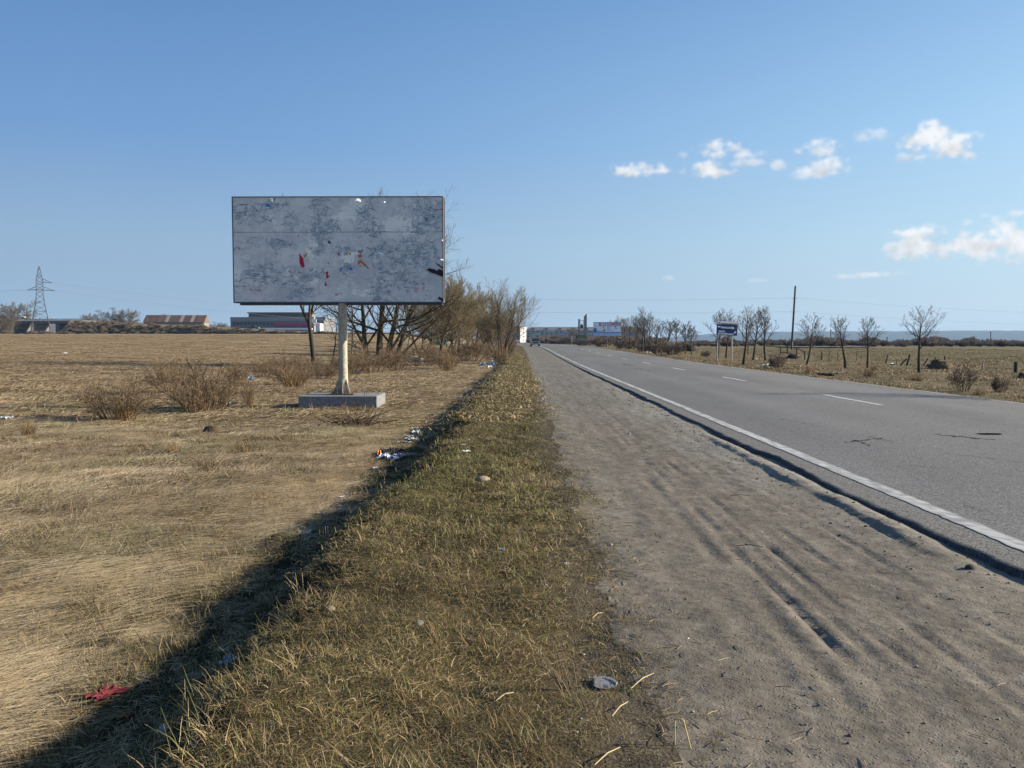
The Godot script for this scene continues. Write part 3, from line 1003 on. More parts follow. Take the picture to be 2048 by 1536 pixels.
func build_billboard() -> void:
	var d := 23.6
	var x0 := -8.19
	var x1 := -2.2
	var top := 5.52
	var low := 2.53
	var cx := (x0 + x1) / 2.0
	var base := Vector3(-5.11, -0.075, -23.72)
	var b := thing("hoarding", "large grey roadside hoarding with torn poster remains on a single pole", "billboard", base)
	var steel := mat("hoarding steel", Color(0.10, 0.105, 0.115), 0.6, 0.3)
	var poster := mat("torn poster paper", Color(1, 1, 1), 0.75)
	poster.albedo_texture = tex(poster_image())
	poster.heightmap_enabled = true
	poster.heightmap_texture = tex(as_rgb(noise_image(512, 0.02, 5, 31)))
	poster.heightmap_scale = 0.5
	var split := top - 0.333 * (top - low)
	for k in 2:
		var s := Build.new()
		var ya := split + 0.006 if k == 0 else low + 0.03
		var yb := top - 0.02 if k == 0 else split - 0.006
		# a thin sheet that bows a little between its fixings
		for i in 24:
			for j in 8:
				var q := []
				for st in [[0, 0], [1, 0], [1, 1], [0, 1]]:
					var fx: float = (i + st[0]) / 24.0
					var fy: float = (j + st[1]) / 8.0
					var px := lerpf(x0 + 0.03, x1 - 0.03, fx)
					var py := lerpf(ya, yb, fy)
					var pz := -d + 0.006 + 0.010 * sin(fx * 12.0 + k) * sin(fy * PI) + 0.004 * noise_a.get_noise_2d(fx * 300.0, fy * 90.0)
					q.append(Vector3(px, py, pz) - base)
				s.quad(q[0], q[1], q[2], q[3], Vector3(0, 0, 1))
				for v in q:
					s.uv.push_back(Vector2((v.x + base.x - x0) / (x1 - x0), (top - v.y - base.y) / (top - low)))
		part(s, "metal_sheet", poster, b)
	var f := Build.new()
	f.box(Vector3(cx, (top + low) / 2.0, -d - 0.15) - base, Vector3(x1 - x0, top - low, 0.26), 0.01)
	part(f, "panel_box", steel, b)
	for e in [[x0 + 0.012, (top + low) / 2.0, 0.024, top - low], [x1 - 0.012, (top + low) / 2.0, 0.024, top - low]]:
		f = Build.new()
		f.box(Vector3(e[0], e[1], -d + 0.008) - base, Vector3(e[2] * 0.6, e[3], 0.04), 0.004)
		part(f, "side_rail", steel, b)
	for e in [[top - 0.008, 0.022], [low + 0.012, 0.03]]:
		f = Build.new()
		f.box(Vector3(cx, e[0], -d + 0.01) - base, Vector3(x1 - x0 - 0.05, e[1], 0.05), 0.004)
		part(f, "cross_rail", steel, b)
	var wood := mat("weathered lath", Color(0.15, 0.115, 0.095), 0.85)
	f = Build.new()
	f.box(Vector3(x1 + 0.02, (top + low) / 2.0 + 0.03, -d - 0.06) - base, Vector3(0.02, top - low - 0.12, 0.05), 0.004)
	part(f, "wooden_lath", wood, b)
	f = Build.new()
	f.box(Vector3(cx + 0.06, low - 0.03, -d - 0.14) - base, Vector3(x1 - x0 - 0.2, 0.06, 0.16), 0.006)
	part(f, "bottom_beam", steel, b)
	for px in [0.24, 0.39, 0.61]:
		f = Build.new()
		var hx := lerpf(x0, x1, px)
		f.rod(Vector3(hx, top - 0.02, -d - 0.1) - base, Vector3(hx - 0.02, top + (0.09 if px < 0.3 else 0.02), -d - 0.1) - base, 0.012)
		part(f, "bolt", steel, b)

	var paint := mat("chipped cream paint", Color(1, 1, 1), 0.6)
	var im := grain_image(256, 0.03, 0.60, 0.80, 0, 0, 0, 1, 44)
	im = as_rgb(im)
	var r := RandomNumberGenerator.new()
	r.seed = 9
	for k in 420:
		var x := r.randi() % 256
		var y := r.randi() % 256
		var n := 1 + r.randi() % 4
		var cc := Color(0.30, 0.17, 0.09) if r.randf() < 0.6 else Color(0.36, 0.33, 0.29)
		for i in n + 2:
			for j in n:
				im.set_pixel((x + j) % 256, (y + i) % 256, cc)
	for y in 256:
		for x in 256:
			im.set_pixel(x, y, im.get_pixel(x, y) * Color(0.93, 0.885, 0.78))
	paint.albedo_texture = tex(im)
	paint.uv1_triplanar = true
	paint.uv1_scale = Vector3(1.1, 0.8, 1.1)
	var p := Build.new()
	var pts := PackedVector3Array()
	var rad := PackedFloat32Array()
	for i in 9:
		pts.append(Vector3(0.004 * sin(i * 1.3), 2.62 * i / 8.0, 0))
		rad.append(0.128 if i < 3 else 0.125)
	p.tube(pts, rad, 28)
	part(p, "pole", paint, b)
	for k in 8:
		var g := Build.new()
		var a := TAU * k / 8.0 + 0.12
		g.prism(PackedVector2Array([Vector2(0.12, 0.03), Vector2(0.285, 0.03), Vector2(0.285, 0.07), Vector2(0.15, 0.42), Vector2(0.12, 0.44)]), -0.006, 0.006, Transform3D(Basis(Vector3.UP, a), Vector3.ZERO))
		part(g, "gusset", paint, b)
	var fl := Build.new()
	fl.box(Vector3(0, 0.015, 0), Vector3(0.72, 0.03, 0.72), 0.004)
	part(fl, "foot_plate", mat("rusty plate", Color(0.11, 0.075, 0.055), 0.85), b)
	for k in 8:
		var bo := Build.new()
		var a := TAU * (k + 0.5) / 8.0
		bo.rod(Vector3(cos(a) * 0.3, 0.02, sin(a) * 0.3), Vector3(cos(a) * 0.3, 0.085, sin(a) * 0.3), 0.016)
		part(bo, "anchor_bolt", mat("rusty plate", Color(0.11, 0.075, 0.055), 0.85), b)
	# loose tatters of poster
	var black := mat("black tatter", Color(0.018, 0.018, 0.026), 0.7)
	for tt in [[[0.956, 0.618, 0.975, 0.635, 0.999, 0.668, 0.999, 0.685, 0.972, 0.645]], [[0.914, 0.69, 0.935, 0.676, 0.96, 0.686, 0.965, 0.70, 0.98, 0.682, 0.998, 0.70, 0.998, 0.757, 0.978, 0.742, 0.962, 0.728, 0.94, 0.715, 0.93, 0.70]], [[0.977, 0.94, 0.998, 0.965, 0.998, 0.99, 0.984, 0.975, 0.972, 0.962]]]:
		var poly := PackedVector2Array()
		for i in range(0, tt[0].size(), 2):
			poly.append(Vector2(lerpf(x0, x1, tt[0][i]) - base.x, lerpf(top, low, tt[0][i + 1]) - base.y))
		var q := Build.new()
		q.prism(poly, -d + 0.036 - base.z, -d + 0.040 - base.z)
		part(q, "tatter", black, b)
	var white := mat("white paper curl", Color(0.88, 0.89, 0.90), 0.5)
	for fl2 in [[0.725, 0.065, 0.07], [0.60, 0.045, 0.10], [0.79, 0.33, 0.05], [0.928, 0.085, 0.04], [0.925, 0.385, 0.04], [0.79, 0.485, 0.05], [0.795, 0.695, 0.05], [0.70, 0.545, 0.11], [0.343, 0.11, 0.05], [0.342, 0.292, 0.05], [0.38, 0.41, 0.05], [0.575, 0.37, 0.04], [0.86, 0.49, 0.06], [0.992, 0.41, 0.04], [0.99, 0.60, 0.06], [0.19, 0.03, 0.05], [0.66, 0.27, 0.06], [0.31, 0.21, 0.04], [0.095, 0.06, 0.05], [0.74, 0.075, 0.04], [0.41, 0.92, 0.05], [0.175, 0.96, 0.05]]:
		var q := Build.new()
		var at := Vector3(lerpf(x0, x1, fl2[0]), lerpf(top, low, fl2[1]), -d + 0.03) - base
		var s: float = fl2[2] * 1.5
		var tilt := Basis(Vector3(0, 0, 1), rng.randf_range(-0.9, 0.3))
		var last := []
		for i in 5:
			var t := i / 4.0
			var cur := [at + tilt * Vector3(-s * 0.6 + s * 1.2 * t, 0.02 * sin(t * 5.0), 0.0), at + tilt * Vector3(-s * 0.6 + s * 1.2 * t, s * 0.45 * sin(PI * t * 0.9 + 0.2), 0.035 * sin(PI * t))]
			if i > 0:
				q.quad(last[0], cur[0], cur[1], last[1], (tilt * Vector3(0.35, 0.5, 0.8)).normalized())
			last = cur
		part(q, "paper_curl", white, b)

	# its concrete footing
	var conc := mat("rough concrete", Color(1, 1, 1), 0.95)
	var ci := grain_image(512, 0.02, 0.38, 0.56, 2500, 0.28, 0.62, 3, 61)
	for y in [170, 171, 340, 342]:
		for x in 512:
			if noise_b.get_noise_2d(x * 2.0, y * 9.0) > -0.25: ci.set_pixel(x, y, Color(0.30, 0.30, 0.30))
	conc.albedo_texture = tex(as_rgb(ci))
	conc.uv1_triplanar = true
	conc.uv1_scale = Vector3(1.0, 0.75, 1.0)
	conc.heightmap_enabled = true
	conc.heightmap_texture = tex(as_rgb(noise_image(256, 0.06, 4, 62)))
	conc.heightmap_scale = 0.6
	var fo := thing("concrete_footing", "low grey concrete block under the pole of the torn hoarding", "footing", Vector3(-5.12, -0.08, -23.72))
	var blk := Build.new()
	blk.box(Vector3(0, -0.42, 0), Vector3(2.2, 0.84, 1.44), 0.018)
	part(blk, "block", conc, fo)
	for lp in [[0.74, 0.5], [0.98, -0.5], [-0.9, 0.3]]:
		var l := Build.new()
		var pp := PackedVector3Array()
		for i in 9:
			var a := PI * i / 8.0
			pp.append(Vector3(lp[0] + 0.035 * cos(a), 0.0 + 0.11 * sin(a), lp[1]))
		var rr := PackedFloat32Array()
		rr.resize(9)
		rr.fill(0.006)
		l.tube(pp, rr, 5)
		part(l, "lifting_loop", mat("rusty plate", Color(0.11, 0.075, 0.055), 0.85), fo)


# ---------------------------------------------------------------- trees and shrubs
func grow(s: Dictionary, p: Vector3, dir: Vector3, long: float, r: float, lv: int) -> void:
	var n: int = s.seg[lv]
	var m: Build = s.trunk if lv < s.trunk_levels else s.crown
	var pts := PackedVector3Array([p])
	var rad := PackedFloat32Array([r])
	var dirs := PackedVector3Array()
	var wob: float = s.wob[lv]
	var trop: float = s.trop[lv]
	var tip: float = s.tip[lv]
	var rmin: float = s.rmin
	var dd := dir
	for i in n:
		dd = (dd + Vector3(rng.randfn(), rng.randfn(), rng.randfn()) * wob + Vector3.UP * trop).normalized()
		p += dd * (long / n)
		pts.push_back(p)
		rad.push_back(maxf(r * lerpf(1.0, tip, float(i + 1) / n), rmin))
		dirs.push_back(dd)
	var tone := rng.randf_range(0.75, 1.25)
	var cc: Color = s.col[lv]
	m.col = Color(cc.r * tone, cc.g * tone, cc.b * tone)
	m.tube(pts, rad, s.sides[lv])
	if lv + 1 >= s.seg.size(): return
	var k: int = s.kids[lv]
	if lv > 0: k = maxi(1, int(round(k * rng.randf_range(0.7, 1.3))))
	var az := rng.randf() * TAU
	var st: float = s.start[lv]
	for j in k:
		var f := lerpf(st, 0.99, (j + rng.randf() * 0.8) / k)
		var xx := f * n
		var i := mini(int(xx), n - 1)
		var q := pts[i].lerp(pts[i + 1], xx - i)
		var d0 := dirs[i]
		az += 2.4 + rng.randf_range(-0.6, 0.6)
		var side := d0.cross(Vector3.RIGHT if absf(d0.x) < 0.8 else Vector3.FORWARD).normalized().rotated(d0, az)
		var ang: float = deg_to_rad(s.angle[lv] * rng.randf_range(0.7, 1.3))
		var nd := d0 * cos(ang) + side * sin(ang)
		var nl: float = long * s.ratio[lv] * (1.12 - f * s.fall[lv]) * rng.randf_range(0.75, 1.25)
		var nr := minf(lerpf(rad[i], rad[i + 1], xx - i) * s.thin[lv], nl * 0.03 + 0.004)
		grow(s, q, nd, nl, maxf(nr, rmin), lv + 1)


var bark: StandardMaterial3D
var twig: StandardMaterial3D


# a roadside tree with a leader and rising limbs
func tree_spec(h: float, dark: Color, tw: Color) -> Dictionary:
	return {"trunk": Build.new(), "crown": Build.new(), "trunk_levels": 1, "rmin": 0.0065, "seg": [8, 6, 4, 3], "sides": [7, 4, 3, 3], "kids": [12, 7, 4], "start": [0.36, 0.22, 0.25], "angle": [47.0, 38.0, 34.0],
		"ratio": [0.58, 0.46, 0.44], "fall": [0.75, 0.45, 0.4], "thin": [0.62, 0.6, 0.6], "wob": [0.05, 0.12, 0.14, 0.14], "trop": [0.05, 0.19, 0.10, 0.05], "tip": [0.10, 0.15, 0.25, 0.4], "col": [dark, dark, tw, tw]}


func make_tree(called: String, label: String, category: String, at: Vector3, s: Dictionary, stems: Array, group := "") -> Node3D:
	var o := thing(called, label, category, at, 0.0, group)
	for st in stems:   # [dx, dz, lean x, lean z, length, radius]
		grow(s, Vector3(st[0], -0.08, st[1]), Vector3(st[2], 1.0, st[3]).normalized(), st[4], st[5], 0)
	if (s.trunk as Build).v.size() > 0: part(s.trunk, "trunk", bark, o)
	part(s.crown, "crown", twig, o)
	return o


func shrub_build(h: float, wide: float, stems: int, tone: Color, fine: float) -> Build:
	var s := {"trunk": Build.new(), "crown": Build.new(), "trunk_levels": 0, "rmin": fine, "seg": [5, 3, 2], "sides": [3, 3, 3], "kids": [6, 4], "start": [0.25, 0.2], "angle": [40.0, 46.0],
		"ratio": [0.42, 0.5], "fall": [0.5, 0.4], "thin": [0.6, 0.7], "wob": [0.12, 0.16, 0.2], "trop": [0.05, 0.05, 0.02], "tip": [0.4, 0.5, 0.5], "col": [tone * 0.75, tone, tone * 1.15]}
	for i in stems:
		var a := rng.randf() * TAU
		var q := sqrt(rng.randf())
		var lean := Vector3(cos(a), 0, sin(a)) * q * wide / h * 0.75
		grow(s, Vector3(cos(a), 0, sin(a)) * q * wide * 0.22 + Vector3.DOWN * 0.03, (Vector3.UP + lean).normalized(), h * rng.randf_range(0.55, 1.0) * (1.0 - 0.25 * q), fine * 2.2, 0)
	return s.crown


# dry stalks standing or lying in a bunch
func tuft_build(blades: int, long: float, wide: float, spread: float, lean: Vector3, flop: float, tones: Array, seed_: int, up0 := 0.35, up1 := 1.0) -> Build:
	var r := RandomNumberGenerator.new()
	r.seed = seed_
	var b := Build.new()
	for k in blades:
		var a := r.randf() * TAU
		var q := sqrt(r.randf()) * spread
		var p := Vector3(cos(a) * q, -0.008, sin(a) * q)
		var a2 := r.randf() * TAU
		var d := (Vector3(cos(a2), 0, sin(a2)) * r.randf_range(0.1, 1.0) * flop + lean * r.randf_range(0.5, 1.3) + Vector3.UP * r.randf_range(up0, up1)).normalized()
		var l := long * r.randf_range(0.45, 1.2)
		var w := wide * r.randf_range(0.6, 1.3)
		var side := d.cross(Vector3.UP).normalized().rotated(d, r.randf_range(-0.8, 0.8))
		var tone: Color = tones[r.randi() % tones.size()] * r.randf_range(0.75, 1.2)
		tone.a = 1.0
		var base := b.v.size()
		var n := 3
		for i in n + 1:
			var t := float(i) / n
			var ww := w * (1.0 - 0.75 * t)
			var nn := side.cross(d).normalized()
			if nn.y < 0.0: nn = -nn
			b.v.push_back(p - side * ww); b.v.push_back(p + side * ww)
			for z in 2:
				b.n.push_back((nn + Vector3.UP * 0.4).normalized())
				b.c.push_back(tone)
			p += d * (l / n)
			d = (d + Vector3.DOWN * r.randf_range(0.12, 0.4) * (1.0 if up1 > 0.5 else 0.3) + Vector3(r.randfn(), 0, r.randfn()) * 0.1).normalized()
			if p.y < 0.01: d.y = absf(d.y) * 0.1
		for i in n:
			var q2 := base + i * 2
			b.ix.append_array(PackedInt32Array([q2, q2 + 2, q2 + 1, q2 + 1, q2 + 2, q2 + 3]))
	return b


func scatter(called: String, label: String, b: Build, m: Material, where: Array, tints: PackedColorArray) -> MultiMeshInstance3D:
	var mm := MultiMesh.new()
	mm.transform_format = MultiMesh.TRANSFORM_3D
	mm.use_colors = true
	mm.mesh = b.mesh(m)
	mm.instance_count = where.size()
	for i in where.size():
		mm.set_instance_transform(i, where[i])
		mm.set_instance_color(i, tints[i])
	var o := MultiMeshInstance3D.new()
	o.name = numbered(called)
	o.multimesh = mm
	add_child(o)
	tag(o, label, "", "", "stuff")
	return o


func place(m: Mesh, called: String, label: String, category: String, at: Vector3, turn: float, scale_: Vector3, group := "") -> MeshInstance3D:
	var o := MeshInstance3D.new()
	o.name = numbered(called)
	o.mesh = m
	add_child(o)
	o.transform = Transform3D(Basis(Vector3.UP, turn).scaled_local(scale_), at)
	tag(o, label, category, group)
	return o


var brown_shrubs: Array[ArrayMesh] = []
var grey_shrubs: Array[ArrayMesh] = []
var dry_clumps: Array[ArrayMesh] = []


func px_size(p: Vector3, px: float) -> float:
	return px * (cam_basis.inverse() * (p - EYE)).z * -1.0 / FPX


func build_left_plants() -> void:
	var reed := mat("dry stalks", Color(1, 1, 1), 0.85)
	for k in 4:
		brown_shrubs.append(shrub_build(1.0, 1.25, 42, Color(0.150, 0.105, 0.064), 0.0036).mesh(twig))
	for k in 3:
		grey_shrubs.append(shrub_build(1.0, 1.3, 46, Color(0.105, 0.080, 0.062), 0.006).mesh(twig))
	grey_shrubs.append(shrub_build(1.0, 1.3, 17, Color(0.105, 0.080, 0.062), 0.007).mesh(twig))
	for k in 3:
		dry_clumps.append(tuft_build(170, 1.0, 0.006, 0.32, Vector3(0.08, 0, 0), 0.35, [Color(0.24, 0.15, 0.065), Color(0.17, 0.10, 0.045), Color(0.30, 0.21, 0.11)], 300 + k).mesh(reed))

	# bushes of the field: column, foot, width and height in the photograph, what it looks like
	var bushes := [
		[238, 838, 165, 100, 0, "round brown twiggy bush standing alone at the left of the field"], [402, 822, 165, 112, 1, "largest brown bush in the field, straw grass round its feet"],
		[345, 786, 110, 88, 2, "tall brown bush leaning behind the largest bush of the field"], [497, 808, 34, 56, 3, "small thin bush between the largest bush and the concrete block"],
		[478, 762, 70, 50, 0, "low brown bush behind the small thin bush"], [528, 755, 70, 48, 1, "low wispy bush left of the reddish grass clump"], [585, 772, 90, 62, 2, "brown bush with a reddish dry grass clump at its feet"],
		[560, 745, 80, 44, 3, "faint low bush behind the reddish grass clump"], [648, 758, 70, 46, 0, "low brown bush right beside the foot of the forked tree"], [612, 742, 70, 40, 1, "small bush in straw grass left behind the forked tree"],
		[700, 752, 85, 66, 2, "brown bush behind the hoarding pole"], [742, 748, 95, 70, 3, "brown bush at the foot of the big bare tree, left side"], [795, 742, 95, 62, 0, "brown bush at the foot of the big bare tree, right side"],
		[845, 732, 85, 42, 1, "low brown bush behind the heap of white rubbish"], [893, 738, 62, 46, 2, "upright reddish bush right of the heap of white rubbish"], [940, 722, 90, 44, 3, "brown bush under the olive willows"], [985, 728, 66, 52, 0, "brown bush at the foot of the many stemmed willow"],
		[870, 716, 110, 38, 1, "brown bush in the shade behind the upright reddish bush"], [1010, 704, 44, 40, 2, "dark bush by the road verge behind the many stemmed willow"], [1022, 697, 34, 30, 3, "farthest dark bush along the road verge"], [962, 708, 80, 40, 0, "brown bush between the olive willows and the verge"],
	]
	for q in bushes:
		var p := ground(q[0], q[1])
		var w := px_size(p, q[2])
		var h := px_size(p, q[3])
		place(brown_shrubs[q[4]], "bush", q[5], "bush", p, rng.randf() * TAU, Vector3(w / 1.45, h / 0.98, w / 1.45))
	# clumps of tall dead grass
	for q in [[395, 826, 70, 46, "tall dead grass clump in front of the largest field bush"], [245, 842, 60, 42, "dead grass clump in front of the lone round bush"], [440, 815, 55, 40, "dead grass clump at the right foot of the largest field bush"], [588, 775, 56, 34, "reddish brown dense grass clump in the middle of the field"], [500, 812, 18, 30, "slim dry grass clump between bush and concrete block"],
		[488, 908, 44, 26, "brown hummock of dead grass in the near field"], [410, 945, 60, 22, "pale tussock of fallen straw in the near field"], [55, 870, 40, 24, "brown grass tussock at the far left of the field"], [895, 742, 36, 34, "reddish grass clump behind the bare patch by the ditch"], [345, 905, 40, 16, "dark flattened tussock between the two hummocks"]]:
		var p := ground(q[0], q[1])
		var w := px_size(p, q[2])
		var h := px_size(p, q[3])
		place(dry_clumps[rng.randi() % 3], "grass_clump", q[4], "grass clump", p, rng.randf() * TAU, Vector3(w / 0.95, h / 0.8, w / 0.95))

	var dark := Color(0.052, 0.043, 0.030)
	# the forked young tree
	var s := tree_spec(8.0, Color(0.050, 0.045, 0.034), Color(0.075, 0.062, 0.045))
	s.seg = [4, 9, 5, 4]
	s.kids = [3, 9, 5]
	s.start = [0.92, 0.12, 0.2]
	s.angle = [17.0, 48.0, 40.0]
	s.ratio = [1.45, 0.33, 0.45]
	s.fall = [0.0, 0.5, 0.4]
	s.thin = [0.72, 0.5, 0.6]
	s.tip = [0.72, 0.25, 0.4, 0.5]
	s.wob = [0.05, 0.05, 0.12, 0.14]
	s.trop = [0.0, 0.14, 0.03, 0.02]
	var p := ground(629, 741)
	make_tree("bare_tree", "slender dark tree forking into upright limbs left of the hoarding pole", "tree", p, s, [[0, 0, 0.08, 0.0, 3.0, 0.17]])
	s = tree_spec(5.0, dark, Color(0.075, 0.062, 0.045))
	s.kids = [7, 5, 3]
	s.rmin = 0.008
	p = ground(662, 735)
	make_tree("bare_tree", "thin leaning sapling close to the left side of the hoarding pole", "tree", p, s, [[0, 0, 0.22, 0.0, 4.6, 0.07]])
	p = ground(701, 738)
	s = tree_spec(4.0, dark, Color(0.075, 0.062, 0.045))
	s.kids = [7, 5, 3]
	s.rmin = 0.008
	make_tree("bare_tree", "short thin sapling just right of the hoarding pole", "tree", p, s, [[0, 0, -0.03, 0.0, 4.0, 0.06]])

	# the big old tree behind the hoarding
	p = ground(757, 730)
	s = {"trunk": Build.new(), "crown": Build.new(), "trunk_levels": 1, "rmin": 0.0055, "seg": [10, 8, 6, 4], "sides": [8, 5, 3, 3], "kids": [13, 8, 6], "start": [0.14, 0.2, 0.15], "angle": [62.0, 40.0, 34.0],
		"ratio": [0.50, 0.42, 0.46], "fall": [0.62, 0.45, 0.4], "thin": [0.5, 0.5, 0.55], "wob": [0.06, 0.10, 0.13, 0.14], "trop": [0.03, 0.06, 0.06, 0.04], "tip": [0.2, 0.22, 0.35, 0.5], "col": [dark, dark, Color(0.070, 0.058, 0.040), Color(0.105, 0.088, 0.060)]}
	make_tree("bare_tree", "tallest bare tree, many trunked, its crown hidden behind the hoarding", "tree", p, s, [[-0.75, 0.1, -0.06, 0.0, 9.7, 0.20], [0.0, -0.5, 0.02, -0.1, 11.7, 0.27], [0.55, 0.3, 0.14, 0.05, 11.5, 0.22], [1.1, 0.0, 0.36, 0.0, 9.4, 0.18], [0.3, 0.6, 0.60, 0.1, 10.4, 0.13], [-0.3, 0.5, -0.35, 0.1, 7.5, 0.13], [1.0, 0.4, 1.15, 0.1, 7.6, 0.10]])

	# willows with a haze of olive twigs
	var olive := Color(0.215, 0.170, 0.100)
	var wl := [[878, 712, 146, "olive willow whose crown rises beside the lower right corner of the hoarding"], [915, 706, 140, "middle olive willow of the clump right of the hoarding"], [948, 704, 118, "lower olive willow with a rounded crown next to the many stemmed willow"], [900, 694, 100, "willow half hidden behind the clump right of the hoarding"], [975, 700, 88, "small willow at the back of the clump"], [842, 700, 110, "willow seen through the limbs of the tallest tree"]]
	for q in wl:
		p = ground(q[0], q[1])
		var h := px_size(p, q[2])
		s = {"trunk": Build.new(), "crown": Build.new(), "trunk_levels": 1, "rmin": 0.014, "seg": [8, 6, 5, 3], "sides": [6, 4, 3, 3], "kids": [13, 11, 9], "start": [0.18, 0.12, 0.1], "angle": [44.0, 36.0, 30.0],
			"ratio": [0.50, 0.45, 0.46], "fall": [0.5, 0.4, 0.35], "thin": [0.5, 0.5, 0.6], "wob": [0.08, 0.11, 0.13, 0.12], "trop": [0.05, 0.09, 0.10, 0.08], "tip": [0.2, 0.3, 0.4, 0.5], "col": [Color(0.065, 0.053, 0.036), Color(0.085, 0.068, 0.040), olive * 0.85, olive]}
		make_tree("willow", q[3], "tree", p, s, [[-0.5, 0, -0.30, 0.05, h * 0.80, 0.15], [0.2, 0.3, 0.06, 0.1, h * 0.86, 0.17], [0.7, -0.2, 0.42, -0.1, h * 0.76, 0.13], [0.0, -0.4, 0.20, -0.3, h * 0.70, 0.12]], "willows right of the hoarding")
	p = ground(1001, 724)
	s = {"trunk": Build.new(), "crown": Build.new(), "trunk_levels": 1, "rmin": 0.0065, "seg": [9, 6, 5, 3], "sides": [6, 4, 3, 3], "kids": [11, 8, 6], "start": [0.36, 0.15, 0.12], "angle": [32.0, 33.0, 30.0],
		"ratio": [0.46, 0.46, 0.46], "fall": [0.45, 0.4, 0.35], "thin": [0.55, 0.55, 0.6], "wob": [0.05, 0.09, 0.12, 0.12], "trop": [0.02, 0.06, 0.07, 0.05], "tip": [0.22, 0.3, 0.4, 0.5], "col": [Color(0.050, 0.042, 0.032), Color(0.070, 0.058, 0.042), Color(0.125, 0.100, 0.066), Color(0.190, 0.150, 0.092)]}
	make_tree("willow", "many stemmed bare willow beside the verge, nearest tree to the cars", "tree", p, s, [[-0.1, 0, -0.10, 0.0, 5.04, 0.085], [0.05, 0.1, 0.06, 0.1, 5.38, 0.09], [0.15, 0, 0.26, 0.0, 5.49, 0.085], [0.2, -0.1, 0.44, -0.05, 5.26, 0.075], [-0.2, 0.1, -0.36, 0.1, 4.03, 0.06], [0.1, -0.1, 0.18, -0.3, 4.93, 0.07], [0.0, 0.2, 0.36, 0.3, 4.82, 0.06], [-0.2, -0.1, -0.55, -0.1, 3.14, 0.045]])

	# heap of dead branches in front of the footing
	p = ground(705, 852)
	var hb := Build.new()
	for k in 70:
		var a := rng.randf() * TAU
		var q := Vector3(cos(a), 0, sin(a)) * rng.randf() * 0.5
		var dirv := Vector3(rng.randf_range(-1, 1), rng.randf_range(0.05, 0.9), rng.randf_range(-0.6, 0.6)).normalized()
		var tone := rng.randf_range(0.6, 1.3)
		hb.col = Color(0.085, 0.056, 0.036) * tone
		var pts := PackedVector3Array([q])
		var rad := PackedFloat32Array([0.012 if k < 8 else 0.0065])
		for i in 5:
			q += dirv * rng.randf_range(0.08, 0.2)
			dirv = (dirv + Vector3(rng.randfn(), rng.randfn() - 0.4, rng.randfn()) * 0.25).normalized()
			if q.y < 0.01: q.y = 0.01
			pts.append(q)
			rad.append(rad[0] * (1.0 - 0.14 * i))
		hb.tube(pts, rad, 4)
	var heap := thing("dead_branches", "tangled heap of dead brown branches in front of the concrete block", "branches", p)
	part(hb, "twigs", twig, heap)
	for st in [[-0.22, 0.02, 0.25, 0.85, 0.34, -0.15, 0.016], [-0.75, 0.03, 0.2, 0.0, 0.2, 0.1, 0.009], [0.25, 0.10, 0.1, 1.05, 0.14, 0.0, 0.007]]:
		var sb := Build.new()
		sb.col = Color(0.055, 0.042, 0.034)
		var pts := PackedVector3Array()
		var rad := PackedFloat32Array()
		for i in 7:
			var t := i / 6.0
			pts.append(Vector3(lerpf(st[0], st[3], t), lerpf(st[1], st[4], t) + 0.03 * sin(t * 7.0), lerpf(st[2], st[5], t)))
			rad.append(st[6] * (1.0 - 0.5 * t))
		sb.tube(pts, rad, 5)
		part(sb, "stick", twig, heap)

	# earth mounds
	var earth := mat("mole earth", Color(1, 1, 1), 1.0)
	for q in [[425, 864, 40, 14, "low dark molehill in the near field left of the footing"]]:
		p = ground(q[0], q[1])
		var w := px_size(p, q[2])
		var mb := Build.new()
		mb.col = Color(0.085, 0.060, 0.038)
		mb.lump(Vector3.ZERO, Vector3(w * 0.5, px_size(p, q[3]) * 0.9, w * 0.4), 0.35, noise_b, 8, 22, -0.15)
		solo(mb, "molehill", q[4], "molehill", earth, p)
	# marker stake by the verge
	p = ground(1013.5, 721)
	var sk := Build.new()
	sk.col = Color(0.42, 0.16, 0.07)
	sk.rod(Vector3(0, -0.1, 0), Vector3(0.02, 1.25, 0), 0.028, 0.025)
	solo(sk, "marker_stake", "thin reddish stake on the verge before the many stemmed willow", "stake", mat("stake", Color(1, 1, 1), 0.8), p)


# ---------------------------------------------------------------- right of the road
func wire(a: Vector3, b: Vector3, sag: float, r: float) -> Build:
	var w := Build.new()
	var pts := PackedVector3Array()
	var rad := PackedFloat32Array()
	for i in 25:
		var t := i / 24.0
		pts.append(a.lerp(b, t) - Vector3(0, sag * 4.0 * t * (1.0 - t), 0))
		rad.append(r)
	w.tube(pts, rad, 4)
	return w


